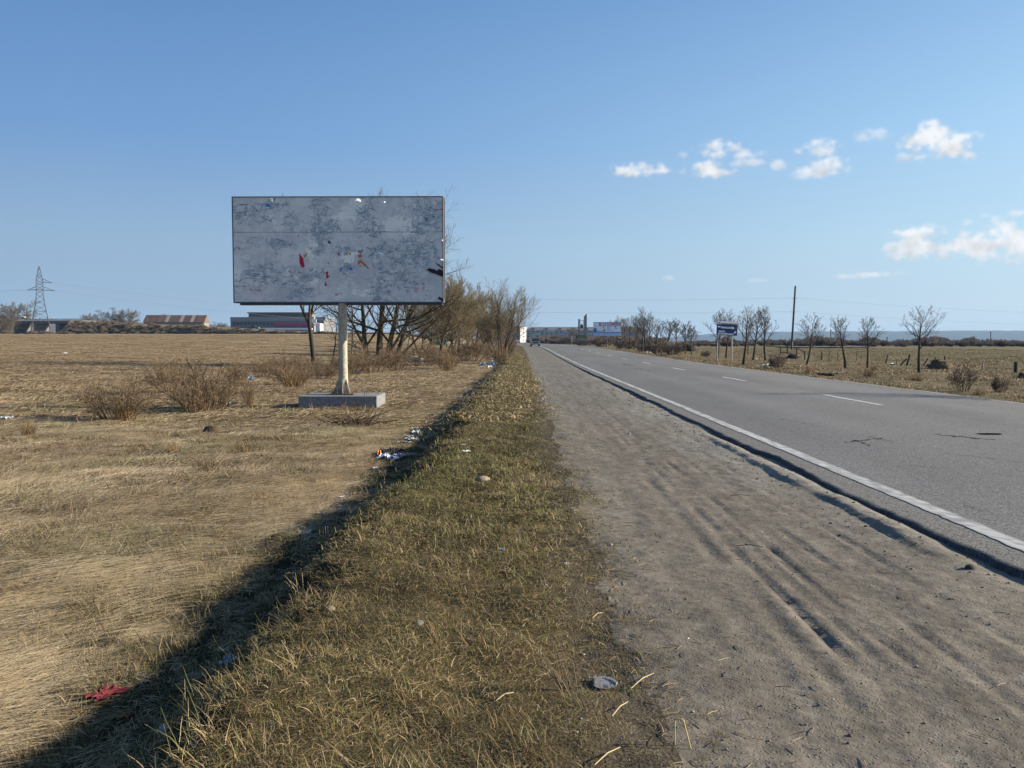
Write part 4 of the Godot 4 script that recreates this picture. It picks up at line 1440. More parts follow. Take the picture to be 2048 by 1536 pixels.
func build_right_side() -> void:
	var dark := Color(0.058, 0.048, 0.040)
	var tw := Color(0.095, 0.078, 0.066)
	# the planted row: column, foot, height, lean, radius, label
	var row := [
		[1838, 746, 128, 0.0, 0.085, "bare candelabra shaped tree standing alone right of the leaning fence posts"], [1735, 736, 98, -0.02, 0.075, "right one of the two bare trees side by side between road and meadow"], [1690, 736, 98, 0.07, 0.075, "left one of the two bare trees side by side between road and meadow"],
		[1613, 729, 94, 0.27, 0.06, "small bare tree leaning right, just right of the tall power pole"], [1531, 722, 98, -0.03, 0.085, "last bare tree of the row right of the blue direction sign"], [1506, 721, 96, 0.02, 0.08, "middle bare tree of three right of the blue direction sign"],
		[1486, 729, 108, 0.01, 0.095, "stout bare tree standing nearest to the right post of the blue sign"], [1452, 716, 84, -0.05, 0.085, "bare tree behind the blue direction sign, right of its middle"], [1436, 716, 88, 0.06, 0.085, "bare tree close behind the left post of the blue direction sign"],
		[1383, 709, 56, 0.0, 0.07, "right hand tree of the small grove before the blue sign"], [1371, 708, 60, 0.02, 0.07, "second tree from the right in the small grove before the blue sign"], [1353, 707, 62, 0.05, 0.07, "third tree from the right in the small grove before the blue sign"], [1336, 706, 66, 0.0, 0.07, "left hand tree of the small grove before the blue sign, beside a brown bush"],
	]
	var protos := []
	for i in row.size():
		var q: Array = row[i]
		var p := ground(q[0], q[1])
		var h := px_size(p, q[2])
		var s := tree_spec(h, dark, tw)
		s.rmin = maxf(0.0065, 0.00013 * -p.z)
		var limbs: float = 0.34 + 0.04 * (i % 3)
		s.start = [limbs, 0.2, 0.2]
		if i == 0:
			s.start = [0.40, 0.2, 0.2]
			s.angle = [58.0, 40.0, 38.0]
			s.ratio = [0.66, 0.42, 0.45]
		var o := make_tree("roadside_tree", q[5], "tree", p, s, [[0, 0, q[3], rng.randf_range(-0.05, 0.05), h * 0.92, h * 0.0265]], "bare trees planted in a row along the road")
		protos.append(o)
	# the far end of the row, close together behind the second hoarding
	var k := 0
	for q in [[1310, 702, 60], [1301, 701, 66], [1292, 700.5, 78], [1285, 700, 62], [1276, 699, 64], [1268, 698.5, 58], [1259, 698, 60], [1251, 697.5, 54], [1243, 697, 54], [1236, 696.5, 50], [1229, 696, 48], [1222, 695.5, 46], [1208, 694.5, 40], [1200, 694, 38], [1320, 703, 50]]:
		var p := ground(q[0], q[1]) if q[0] > 1246 else column(q[0], 205.0 + k * 1.5)
		var h := px_size(p, q[2])
		var src: Node3D = protos[[6, 4, 5, 8, 1][k % 5]]
		var hs: float = [108, 98, 96, 88, 98][k % 5]
		var sp := ground(row[[6, 4, 5, 8, 1][k % 5]][0], row[[6, 4, 5, 8, 1][k % 5]][1])
		var f := h / px_size(sp, hs)
		var lab: String = ["next to last tree before the gap, dense far end of the tree row", "close neighbour right of the tallest tree in the dense end of the row", "tallest tree in the dense far end of the row beside the advertising hoarding", "close neighbour left of the tallest tree in the dense end of the row", "second tree left of the tallest one in the dense end of the row", "third tree left of the tallest one in the dense end of the row", "fourth tree left of the tallest one in the dense end of the row", "third tree right of the advertising hoarding's right edge", "first tree right of the advertising hoarding's right edge", "tree half hidden by the right edge of the advertising hoarding", "tree standing under the right half of the advertising hoarding", "tree standing right beside the advertising hoarding's pole", "tree standing left beside the advertising hoarding's pole", "tree standing under the left edge of the advertising hoarding", "last tree before the gap at the dense far end of the row"][k]
		copy_of(src, lab, p, rng.randf() * TAU, Vector3(f, f, f), "far end of the planted tree row")
		k += 1
	# a tree of the same row beyond the edge of the picture, whose shade falls over the road
	copy_of(protos[6], "bare roadside tree whose branch shadows fall across the road edge", Vector3(17.6, height(17.6, 21.6), -21.6), 1.0, Vector3(1.15, 1.15, 1.15), "bare trees planted in a row along the road")

	# bushes
	for q in [[1926, 782, 72, 66, 3, "dark twiggy bush at the right roadside, nearest to the camera"], [2000, 786, 36, 44, 0, "small reddish weed clump right of the dark roadside bush"], [1345, 709, 50, 34, 2, "dense brown bush in the small grove by the road"], [1318, 708, 44, 34, 1, "brown bush left of the small grove by the road"], [1410, 714, 22, 16, 0, "little brown bush in the grass left of the blue sign"], [1556, 735, 34, 34, 1, "low bush by the rubbish heap right of the blue sign"], [1255, 698, 60, 26, 2, "brown bush under the advertising hoarding"], [1205, 693, 50, 24, 0, "brown bush left of the advertising hoarding pole"], [1290, 703, 50, 22, 2, "low brown bush under the far end of the tree row"], [1165, 691, 40, 16, 1, "pale dry bush in front of the concrete gate"], [1136, 688, 30, 22, 0, "dark bush left of the concrete gate"]]:
		var p := ground(q[0], q[1])
		var w := px_size(p, q[2])
		place(grey_shrubs[q[4]], "bush", q[5], "bush", p, rng.randf() * TAU, Vector3(w / 1.45, px_size(p, q[3]) / 0.98, w / 1.45))
	for q in [[1748, 741, 22, 10, "dry grass clump near the foot of the right one of two bare trees"], [1960, 790, 30, 14, "brown grass clump at the asphalt edge, far right"], [1830, 762, 40, 14, "brown grass clump below the candelabra tree"], [1740, 752, 40, 14, "brown grass clump on the bank between road and two bare trees"], [1620, 745, 30, 10, "grass clump below the leaning tree"]]:
		var p := ground(q[0], q[1])
		var w := px_size(p, q[2])
		place(dry_clumps[0], "grass_clump", q[4], "grass clump", p, rng.randf() * TAU, Vector3(w / 0.95, px_size(p, q[3]) / 0.8, w / 0.95))

	var earth := mat("mole earth", Color(1, 1, 1), 1.0)
	for q in [[1880, 737, 46, 17, Color(0.105, 0.082, 0.048), "grassy earth mound right of the candelabra tree"], [1378, 703, 32, 13, Color(0.035, 0.028, 0.022), "dark heap of earth between the small grove and the blue sign"], [1586, 717, 28, 8, Color(0.03, 0.026, 0.022), "black heap in the grass before the tall power pole"], [2045, 758, 18, 12, Color(0.06, 0.045, 0.03), "earth heap at the right edge of the meadow"]]:
		var p := ground(q[0], q[1])
		var w := px_size(p, q[2])
		var mb := Build.new()
		mb.col = q[4]
		mb.lump(Vector3.ZERO, Vector3(w * 0.5, px_size(p, q[3]), w * 0.45), 0.4, noise_b, 12, 30, -0.12)
		solo(mb, "earth_mound", q[5], "mound", earth, p)

	# the direction sign
	var base := ground(1463, 722)
	var sgn := thing("direction_sign", "blue and white direction sign with arrows on two grey posts", "road sign", base, 0.12)
	var galv := mat("galvanised steel", Color(0.28, 0.29, 0.30), 0.5, 0.4)
	var ppx := 1.0 / (FPX / -base.z)
	var tilt := Basis(Vector3(0, 0, 1), -0.055)
	for pq in [[-29.5 * ppx, 82.5 * ppx], [0.0, 77.5 * ppx]]:
		var pb := Build.new()
		pb.rod(Vector3(pq[0], -0.2, 0), Vector3(pq[0] - 0.01, pq[1], 0), 0.055, -1.0, 10)
		part(pb, "post", galv, sgn)
	var w := 42.0 * ppx
	var mid := Vector3(-10.5 * ppx, 66.0 * ppx, 0.07)
	var rows := [[9.5, 5.0, Color(0.85, 0.85, 0.84)], [1.2, 9.4, Color(0.014, 0.040, 0.150)], [-9.0, 10.8, Color(0.014, 0.040, 0.150)]]
	var back := Build.new()
	back.box(mid + Vector3(0, -1.0 * ppx, 0), Vector3(w + 0.03, 28.0 * ppx, 0.05), 0.006, tilt)
	part(back, "back_plate", galv, sgn)
	for rw in rows:
		var pb := Build.new()
		pb.col = rw[2]
		pb.box(mid + tilt * Vector3(0, rw[0] * ppx, 0.035), Vector3(w, rw[1] * ppx, 0.02), 0.004, tilt)
		part(pb, "sign_panel", mat("sign face", Color(1, 1, 1), 0.45), sgn)
	var ink := mat("sign white", Color(0.9, 0.9, 0.9), 0.5)
	var dark_ink := mat("sign black", Color(0.04, 0.04, 0.045), 0.5)
	for t in [["ЗАЛІЗНИЧНИЙ ВОКЗАЛ", -13.0, 8.0, 2.3, true], ["МИКОЛАЇВ", -13.0, 0.0, 3.6, false], ["54", 9.0, 0.0, 3.6, false], ["ІВАНО-", -17.5, -7.6, 3.0, false], ["ФРАНКІВСЬК", -19.0, -12.2, 3.2, false], ["26", 8.5, -12.2, 3.0, false]]:
		var tm := lettering(t[0], t[3] * ppx * 1.35, 0.012, dark_ink if t[4] else ink)
		var o := MeshInstance3D.new()
		o.name = "lettering"
		o.mesh = tm
		sgn.add_child(o, true)
		o.transform = Transform3D(tilt, mid + tilt * Vector3(t[1] * ppx, t[2] * ppx, 0.053))
	for ar in [[-16.5, 9.6, PI, 1.0, true], [-16.5, 1.3, PI, 1.25, false], [16.0, -8.6, 0.9, 1.3, false]]:
		var ab := Build.new()
		var q: float = 2.6 * ppx * ar[3]
		ab.prism(PackedVector2Array([Vector2(-q, -q * 0.2), Vector2(q * 0.1, -q * 0.2), Vector2(q * 0.1, -q * 0.65), Vector2(q, 0), Vector2(q * 0.1, q * 0.65), Vector2(q * 0.1, q * 0.2), Vector2(-q, q * 0.2)]), 0.0, 0.008, Transform3D(tilt * Basis(Vector3(0, 0, 1), ar[2]), mid + tilt * Vector3(ar[0] * ppx, ar[1] * ppx, 0.047)))
		part(ab, "arrow", dark_ink if ar[4] else ink, sgn)

	# power poles and wires
	var pole_m := mat("tarred pole", Color(1, 1, 1), 0.85)
	var foot := column(1583, 133.0)
	var main := thing("power_pole", "tall dark power pole leaning slightly right in the meadow", "power pole", foot)
	var pb := Build.new()
	pb.col = Color(0.070, 0.058, 0.055)
	var tip := Vector3(px_size(foot, 5.5), px_size(foot, 126), 0)
	pb.rod(Vector3(0, -0.3, 0), tip, 0.17, 0.13, 10)
	part(pb, "shaft", pole_m, main)
	pb = Build.new()
	pb.col = Color(0.22, 0.21, 0.20)
	pb.rod(Vector3(0.05, -0.3, 0.18), Vector3(0.05, px_size(foot, 14), 0.14), 0.12, 0.11, 8)
	part(pb, "concrete_stub", pole_m, main)
	var hooks := []
	for hk in [0.80, 0.585]:
		for sd in [-1.0, 1.0]:
			var at: Vector3 = tip * hk
			var hkb := Build.new()
			hkb.col = Color(0.05, 0.05, 0.05)
			var e := at + Vector3(sd * 0.42, 0.12, 0)
			hkb.tube(PackedVector3Array([at, at + Vector3(sd * 0.2, -0.02, 0), at + Vector3(sd * 0.36, 0.02, 0), e]), PackedFloat32Array([0.02, 0.02, 0.02, 0.035]), 5)
			part(hkb, "insulator_hook", pole_m, main)
			hooks.append(foot + e)
	var line := mat("power line", Color(0.16, 0.17, 0.19), 0.6)
	var f2 := column(984, 133.0)
	var second := thing("power_pole", "power pole hidden among the willows left of the road", "power pole", f2)
	pb = Build.new()
	pb.col = Color(0.070, 0.058, 0.055)
	pb.rod(Vector3(0, -0.3, 0), Vector3(0, 8.15, 0), 0.16, 0.12, 8)
	part(pb, "shaft", pole_m, second)
	var f3 := column(2230, 165.0)
	var third := thing("power_pole", "power pole outside the right edge of the picture", "power pole", f3)
	pb = Build.new()
	pb.col = Color(0.070, 0.058, 0.055)
	pb.rod(Vector3(0, -0.3, 0), Vector3(0, 7.6, 0), 0.16, 0.12, 8)
	part(pb, "shaft", pole_m, third)
	for q in [[0, f2 + Vector3(0, 7.9, 0.3), 0.28, "upper power line crossing the road from the tall pole"], [2, f2 + Vector3(0, 5.9, 0.3), 0.25, "lower power line crossing the road from the tall pole"], [1, f3 + Vector3(0, 6.4, 0), 0.5, "upper power line from the tall pole to the right"], [3, f3 + Vector3(0, 4.2, 0), 0.5, "lower power line from the tall pole to the right"]]:
		solo(wire(hooks[q[0]], q[1], q[2], 0.009), "power_line", q[3], "power line", line)
	for q in [[1661, 659, 694, "distant utility pole left of the two bare trees"], [1751, 676, 698, "short distant pole right of the two bare trees"], [1762, 683, 699, "shortest distant pole right of the two bare trees"], [1774, 674, 700, "distant pole left of the leaning fence posts"], [1891, 680, 698, "distant pole right of the candelabra tree"], [1974, 677, 698, "left one of three distant poles at the far right"], [1981, 663, 698, "tallest of three distant poles at the far right"], [2002, 678, 698, "right one of three distant poles at the far right"]]:
		var fp := column(q[0], 300.0)
		var hgt: float = at_depth(q[0], q[1], 300.0).y - fp.y
		pb = Build.new()
		pb.col = Color(0.05, 0.045, 0.045)
		pb.rod(Vector3(0, -0.3, 0), Vector3(0, hgt, 0), 0.17, 0.13, 7)
		pb.rod(Vector3(-0.5, hgt * 0.95, 0), Vector3(0.5, hgt * 0.95, 0), 0.05, 0.05, 5)
		solo(pb, "utility_pole", q[3], "utility pole", pole_m, fp)

	# the rail fence and the loose posts
	var timber := mat("grey timber", Color(1, 1, 1), 0.9)
	var posts := [[1496, 708], [1528, 707], [1561, 709], [1575, 709], [1593, 712], [1610, 719], [1643, 720]]
	var f0 := ground(1561, 709)
	var fence := thing("rail_fence", "broken dark wooden rail fence in the meadow behind the power pole foot", "fence", f0)
	var tops := []
	for q in posts:
		var g := ground(q[0], q[1])
		pb = Build.new()
		pb.col = Color(0.048, 0.042, 0.040) * rng.randf_range(0.8, 1.3)
		var hgt := px_size(g, 16.5)
		pb.rod(g - f0 + Vector3(0, -0.1, 0), g - f0 + Vector3(rng.randf_range(-0.06, 0.06), hgt, 0), 0.07, 0.06, 6)
		part(pb, "post", timber, fence)
		tops.append(g - f0 + Vector3(0, hgt * 0.92, 0))
	for i in [0, 1, 2, 3, 4]:
		for lv in [1.0, 0.45]:
			if lv < 0.9 and i in [1, 4]: continue
			pb = Build.new()
			pb.col = Color(0.052, 0.046, 0.044)
			var a: Vector3 = tops[i]
			var b: Vector3 = tops[i + 1]
			var ga := Vector3(0, -a.y * 0.0, 0)
			pb.rod(a - Vector3(0, (1.0 - lv) * 1.2, 0) + ga, b - Vector3(0, (1.0 - lv) * 1.2, 0), 0.05, 0.045, 6)
			part(pb, "rail", timber, fence)
	for q in [[1658, 722, 18, 0.0, 0.03, "thin post right of the leaning tree"], [1675, 721, 18, 0.02, 0.025, "thin post left of the two bare trees"], [1713, 720, 16, 0.0, 0.025, "thin post between the two bare trees"], [1771, 727, 17, 0.25, 0.06, "leaning fence post left of the fallen one"], [1793, 728, 9, 0.0, 0.03, "short stub beside the fallen post"], [1798, 731, 14, 1.1, 0.06, "nearly fallen fence post"], [1813, 731, 22, 0.28, 0.075, "thick leaning fence post left of the candelabra tree"], [1845, 731, 14, 0.75, 0.05, "leaning post right behind the candelabra tree trunk"], [1871, 727, 12, 0.0, 0.04, "thin post before the grassy earth mound"], [1890, 727, 15, -0.05, 0.06, "post right behind the grassy earth mound"], [1965, 738, 13, 0.05, 0.05, "pale post right of the dark roadside bush"], [2031, 746, 22, 0.03, 0.10, "thick post at the far right edge"]]:
		var g := ground(q[0], q[1])
		pb = Build.new()
		pb.col = Color(0.055, 0.046, 0.042) if q[0] != 1965 else Color(0.3, 0.27, 0.22)
		var hgt := px_size(g, q[2])
		pb.rod(Vector3(0, -0.1, 0), Vector3(hgt * q[3], hgt, 0), q[4], q[4] * 0.9, 7)
		solo(pb, "fence_post", q[5], "fence post", timber, g, 0.0, "loose fence posts in the meadow")


func lettering(t: String, size: float, depth: float, m: Material) -> TextMesh:
	var f := SystemFont.new()
	f.font_names = PackedStringArray(["Droid Sans"])
	f.font_weight = 700
	var tm := TextMesh.new()
	tm.text = t
	tm.font = f
	tm.font_size = 48
	tm.pixel_size = size / 48.0
	tm.depth = depth
	tm.horizontal_alignment = HORIZONTAL_ALIGNMENT_LEFT
	tm.material = m
	return tm


# ---------------------------------------------------------------- far away
func ridge(called: String, label: String, m: Material, px0: float, px1: float, d: float, tops: Array, deep: float, rough: float) -> void:
	var b := Build.new()
	var n := 160
	for i in n + 1:
		var t := float(i) / n
		var px := lerpf(px0, px1, t)
		var k := t * (tops.size() - 1)
		var ki := mini(int(k), tops.size() - 2)
		var py := lerpf(tops[ki], tops[ki + 1], smoothstep(0.0, 1.0, k - ki))
		var crest := at_depth(px, py, d)
		crest.y += rough * (noise_b.get_noise_2d(px * 0.9, d) + 0.6 * noise_b.get_noise_2d(px * 5.0, d))
		for row in 4:
			var p := crest
			p.z += [deep, deep * 0.45, 0.0, -deep][row]
			p.x *= 1.0
			p.y = [-2.0, crest.y * 0.62, crest.y, crest.y * 0.8][row]
			b.v.push_back(p)
			b.n.push_back([Vector3(0, 1, 0.3), Vector3(0, 1, 0.25), Vector3(0, 1, 0.1), Vector3(0, 1, -0.1)][row].normalized())
			b.c.push_back(Color.WHITE * (1.0 + 0.25 * noise_b.get_noise_2d(px * 1.5, row * 60.0)))
	for i in n:
		for row in 3:
			var a := i * 4 + row
			b.ix.append_array(PackedInt32Array([a, a + 1, a + 4, a + 4, a + 1, a + 5]))
	setting(b, called, m, label)


func build_far() -> void:
	bark = mat("bark", Color(1, 1, 1), 0.9)
	twig = mat("twigs", Color(1, 1, 1), 0.85)
	ridge("hills", "long flat topped wooded ridge blue with distance on the right", mat("wooded hill", Color(0.045, 0.055, 0.045), 1.0), 1290, 3300, 6200.0, [676, 663.5, 662.5, 661, 662, 663.5, 664, 663, 664, 665], 900.0, 3.0)
	ridge("hills", "low hazy rise with scattered houses behind the bridge on the left", mat("far slope", Color(0.10, 0.085, 0.065), 1.0), -900, 700, 2600.0, [640, 634, 628, 629, 633, 638, 645, 652, 668], 500.0, 4.0)

	# the embankment with its road, left
	var soilm := mat("embankment grass", Color(1, 1, 1), 1.0)
	var line := [[-420, 634, 430.0], [-60, 636, 420.0], [30, 637, 415.0], [150, 641, 405.0], [234, 645, 395.0], [351, 650, 375.0], [445, 654.5, 355.0], [560, 660.5, 330.0], [660, 664, 310.0], [760, 668, 285.0], [900, 673, 255.0]]
	var b := Build.new()
	var crest := []
	for i in line.size() * 8 - 7:
		var k := i / 8
		var t := (i % 8) / 8.0
		var q: Array = line[k]
		var r: Array = line[mini(k + 1, line.size() - 1)]
		var d := lerpf(q[2], r[2], t)
		crest.append(at_depth(lerpf(q[0], r[0], t), lerpf(q[1], r[1], t), d))
	for i in crest.size():
		var c: Vector3 = crest[i]
		var d := -c.z
		var under := height(c.x, d - 16.0)
		var rise := maxf(c.y - under, 0.6)
		var gap := 1.0
		var ppx := 1024.0 + FPX * (cam_basis.inverse() * (c - EYE)).x / -(cam_basis.inverse() * (c - EYE)).z
		if ppx > 34.0 and ppx < 146.0: gap = 0.18   # the opening under the bridge
		for row in 5:
			var p := c
			p.z += [rise * 1.9 + 4.0, rise * 0.9 + 4.0, 4.0, -8.0, -8.0 - rise * 2.0][row]
			p.x += [0.0, 0.0, 0.0, 0.0, 0.0][row]
			p.y = [under - 0.8, under + rise * 0.5 * gap + 0.35 * noise_b.get_noise_2d(c.x * 3.0, 3.0), under + rise * gap - 0.1, under + rise * gap, under - 1.0][row]
			b.v.push_back(p)
			b.n.push_back([Vector3(0, 1, 0.5), Vector3(0, 1, 0.5), Vector3(0, 1, 0.1), Vector3(0, 1, 0), Vector3(0, 1, -0.5)][row].normalized())
			var tone := 1.0 + 0.5 * noise_a.get_noise_2d(c.x * 2.0, row * 30.0)
			b.c.push_back([Color(0.15, 0.115, 0.068), Color(0.085, 0.066, 0.044), Color(0.15, 0.125, 0.070), Color(0.16, 0.15, 0.13), Color(0.12, 0.09, 0.05)][row] * tone)
	for i in crest.size() - 1:
		for row in 4:
			var a := i * 5 + row
			b.ix.append_array(PackedInt32Array([a, a + 1, a + 5, a + 5, a + 1, a + 6]))
	setting(b, "embankment", soilm, "long grassy embankment carrying a road across the far left")
	# its thicket of brush
	var where: Array[Transform3D] = []
	var tints := PackedColorArray()
	var brush := shrub_build(1.0, 1.5, 26, Color(0.205, 0.155, 0.108), 0.03)
	for i in 1300:
		var k := rng.randi_range(8, crest.size() - 2)
		var c: Vector3 = (crest[k] as Vector3).lerp(crest[k + 1], rng.randf())
		var under := height(c.x, -c.z - 16.0)
		var rise := maxf(c.y - under, 0.6)
		var t := pow(rng.randf(), 0.7)
		var p := Vector3(c.x, lerpf(c.y, under, t) - 0.35, c.z + 4.0 + rise * 1.9 * t + 0.5)
		var cp := cam_basis.inverse() * (c - EYE)
		var cpx := 1024.0 + FPX * cp.x / -cp.z
		if cpx > 24.0 and cpx < 160.0 and t < 0.75: continue
		var s := rng.randf_range(0.8, 1.9) * (0.65 + 0.6 * absf(noise_a.get_noise_2d(c.x * 1.2, 4.0)))
		if rise < 4.0: s *= 0.7
		where.append(Transform3D(Basis(Vector3.UP, rng.randf() * TAU).scaled_local(Vector3(s * 1.3, s, s * 1.3)), p))
		var g := rng.randf_range(0.7, 1.2)
		tints.append(Color(g, g * rng.randf_range(0.92, 1.05), g * 0.95))
	scatter("embankment_brush", "brown leafless brush covering the slope of the far embankment", brush, twig, where, tints)

	# the belt of bare thicket behind the right meadow, and brush before the town
	where = []
	tints = PackedColorArray()
	var tall := shrub_build(1.0, 1.15, 34, Color(0.170, 0.140, 0.122), 0.019)
	for i in 420:
		var px := rng.randf_range(1370.0, 2120.0)
		var d := rng.randf_range(185.0, 330.0)
		var p := column(px, d)
		var s := rng.randf_range(1.25, 2.5) * (0.55 + 0.8 * absf(noise_a.get_noise_2d(px * 0.5, 12.0) + 0.25)) * (d / 240.0)
		if px < 1440.0: s *= 0.8
		where.append(Transform3D(Basis(Vector3.UP, rng.randf() * TAU).scaled_local(Vector3(s * 1.25, s, s * 1.25)), p))
		var g := rng.randf_range(0.65, 1.1)
		tints.append(Color(g, g * 0.97, g * 1.0))
	for i in 130:
		var px := rng.randf_range(1053.0, 1330.0)
		var d := rng.randf_range(330.0, 520.0)
		var p := column(px, d)
		if p.x - road_c(d) < 16.0: continue
		var s := rng.randf_range(2.2, 4.2)
		where.append(Transform3D(Basis(Vector3.UP, rng.randf() * TAU).scaled_local(Vector3(s * 1.3, s, s * 1.3)), p))
		var g := rng.randf_range(0.75, 1.2)
		tints.append(Color(g, g * 0.95, g * 0.92))
	scatter("far_thicket", "belt of bare brown thicket closing off the meadow on the right", tall, twig, where, tints)
	where = []
	tints = PackedColorArray()
	for i in 170:
		var px := rng.randf_range(-60.0, 1000.0)
		var d := rng.randf_range(440.0, 640.0)
		var p := column(px, d)
		p.y = maxf(p.y, 3.0)
		var s := rng.randf_range(3.5, 7.0) * (0.5 + 1.1 * absf(noise_a.get_noise_2d(px * 0.7, 82.0) + 0.15))
		if px > 440.0: s *= 0.5
		if px > 280.0 and px < 440.0 and d < 520.0: continue
		where.append(Transform3D(Basis(Vector3.UP, rng.randf() * TAU).scaled_local(Vector3(s * 1.2, s, s * 1.2)), p))
		var g := rng.randf_range(0.8, 1.35)
		tints.append(Color(g, g * 0.93, g * 0.85))
	scatter("far_brush", "hazy brown brush growing behind the embankment on the left", tall, twig, where, tints)

	# single trees by the bridge and behind the embankment
	var s := {"trunk": Build.new(), "crown": Build.new(), "trunk_levels": 1, "rmin": 0.045, "seg": [6, 5, 4, 3], "sides": [5, 3, 3, 3], "kids": [12, 8, 6], "start": [0.2, 0.15, 0.1], "angle": [50.0, 40.0, 36.0],
		"ratio": [0.5, 0.5, 0.5], "fall": [0.5, 0.4, 0.4], "thin": [0.5, 0.5, 0.6], "wob": [0.06, 0.1, 0.12, 0.12], "trop": [0.04, 0.06, 0.05, 0.03], "tip": [0.2, 0.3, 0.4, 0.5], "col": [Color(0.055, 0.045, 0.035), Color(0.07, 0.055, 0.042), Color(0.105, 0.085, 0.062), Color(0.135, 0.110, 0.082)]}
	var p0 := column(14, 400.0)
	var proto := make_tree("far_tree", "dark bushy bare tree at the left end of the bridge", "tree", p0, s, [[-0.6, 0, -0.25, 0, 10.5, 0.22], [0.5, 0, 0.2, 0, 11.0, 0.22], [0, 0.4, 0.0, 0.3, 9.5, 0.2]], "bare trees along the far embankment")
	for q in [[40, 660, 446.0, 1.45, "pale rounded bare tree behind the bridge"], [-4, 664, 395.0, 0.8, "dark low tree at the left edge beside the bridge"], [188, 648, 430.0, 0.95, "narrow bare tree on the embankment right of the pylon"], [220, 648, 440.0, 1.05, "left one of a pair of bare trees behind the embankment"], [250, 650, 440.0, 1.15, "right one of a pair of bare trees behind the embankment"], [338, 654, 560.0, 1.2, "bare tree rising behind the rusty barn roof"], [440, 660, 560.0, 0.8, "small bare tree between the rusty barn and the factory"], [1148, 690, 700.0, 1.0, "bare tree between the apartment block and the concrete gate"], [1235, 690, 640.0, 0.9, "bare tree between the gate and the advertising hoarding"]]:
		var p := column(q[0], q[2])
		copy_of(proto, q[4], p, rng.randf() * TAU, Vector3(q[3], q[3], q[3]), "bare trees along the far embankment")

	# lattice pylon
	var foot := column(82, 330.0)
	var steel := mat("pylon steel", Color(0.055, 0.050, 0.052), 0.7)
	var py := thing("pylon", "tall steel lattice pylon with short arms in the far left field", "pylon", foot, 0.5)
	var ht := px_size(foot, 137.0)
	var half := func(t: float) -> float:
		return lerpf(3.5, 1.2, smoothstep(0.0, 1.0, t / 0.6) * 0.5 + 0.5 * minf(t / 0.6, 1.0)) if t < 0.6 else lerpf(1.2, 1.15, (t - 0.6) / 0.2) if t < 0.8 else lerpf(1.15, 0.18, (t - 0.8) / 0.2)
	var levels := [0.0, 0.13, 0.25, 0.35, 0.44, 0.52, 0.6, 0.66, 0.72, 0.76, 0.8, 0.86, 0.92, 0.97, 1.0]
	for sx in [-1.0, 1.0]:
		for sz in [-1.0, 1.0]:
			var lb := Build.new()
			var pts := PackedVector3Array()
			var rad := PackedFloat32Array()
			for t in levels:
				var h: float = half.call(t)
				pts.append(Vector3(sx * h, t * ht - (0.5 if t == 0.0 else 0.0), sz * h))
				rad.append(0.11 if t < 0.6 else 0.08)
			lb.tube(pts, rad, 4)
			part(lb, "leg", steel, py)
	var br := Build.new()
	for i in levels.size() - 1:
		var a: float = levels[i]
		var c: float = levels[i + 1]
		var ha: float = half.call(a)
		var hc: float = half.call(c)
		for f in 4:
			var bs := Basis(Vector3.UP, f * PI / 2)
			br.rod(bs * Vector3(-ha, a * ht, ha), bs * Vector3(hc, c * ht, hc), 0.05, -1.0, 3, false)
			br.rod(bs * Vector3(ha, a * ht, ha), bs * Vector3(-hc, c * ht, hc), 0.05, -1.0, 3, false)
			if i in [0, 2, 6, 10, 12]: br.rod(bs * Vector3(-hc, c * ht, hc), bs * Vector3(hc, c * ht, hc), 0.06, -1.0, 3, false)
	part(br, "bracing", steel, py)
	var ends := []
	for ar in [[0.775, 1.0, 3.0], [0.66, 1.0, 3.9], [0.66, -1.0, 2.8]]:
		var ab := Build.new()
		var y: float = ar[0] * ht
		var e := Vector3(ar[1] * (1.5 + ar[2]), y - 0.25, 0)
		for z in [-1.1, 1.1]:
			ab.rod(Vector3(ar[1] * 1.1, y, z), e, 0.09, -1.0, 4, false)
			ab.rod(Vector3(ar[1] * 1.1, y + 1.3, z), e, 0.06, -1.0, 4, false)
		part(ab, "cross_arm", steel, py)
		ends.append(py.transform * e)
	var pl := mat("power line", Color(0.16, 0.17, 0.19), 0.6)
	for q in [[0, 1030, 640, 560.0, 4.0, "thin power line sagging right from the upper arm of the pylon"], [1, 1030, 652, 560.0, 4.5, "thin power line sagging right from the lower arm of the pylon"], [2, -500, 560, 420.0, 3.0, "thin power line leaving the pylon to the left"]]:
		solo(wire(ends[q[0]], at_depth(q[1], q[2], q[3]), q[4], 0.035), "power_line", q[5], "power line", pl)

	# the road bridge
	var conc := mat("bridge concrete", Color(0.16, 0.15, 0.145), 0.9)
	var a0 := at_depth(20, 640.5, 414.0)
	var a1 := at_depth(156, 644.0, 404.0)
	var bro := thing("road_bridge", "low concrete road bridge on piers in the far left", "bridge", Vector3((a0.x + a1.x) / 2, 0, (a0.z + a1.z) / 2), -atan2(a1.z - a0.z, a1.x - a0.x))
	var len := Vector2(a1.x - a0.x, a1.z - a0.z).length()
	var ym := (a0.y + a1.y) / 2
	var bb := Build.new()
	bb.box(Vector3(0, ym - 0.45, -4), Vector3(len + 6.0, 1.3, 9.0), 0.05)
	part(bb, "deck", conc, bro)
	for z in [0.4, -8.4]:
		bb = Build.new()
		bb.box(Vector3(0, ym + 1.05, z), Vector3(len + 6.0, 0.12, 0.1), 0.02)
		for i in 28:
			bb.box(Vector3(lerpf(-len / 2 - 2.8, len / 2 + 2.8, i / 27.0), ym + 0.6, z), Vector3(0.1, 0.86, 0.1))
		part(bb, "railing", conc, bro)
	for i in 4:
		bb = Build.new()
		var x: float = [-0.44, -0.13, 0.19, 0.47][i] * len
		bb.box(Vector3(x, ym / 2 + 0.6, -4), Vector3(2.0 if i in [1, 2] else 4.5, ym - 3.4, 7.5), 0.05)
		part(bb, "pier", conc, bro)
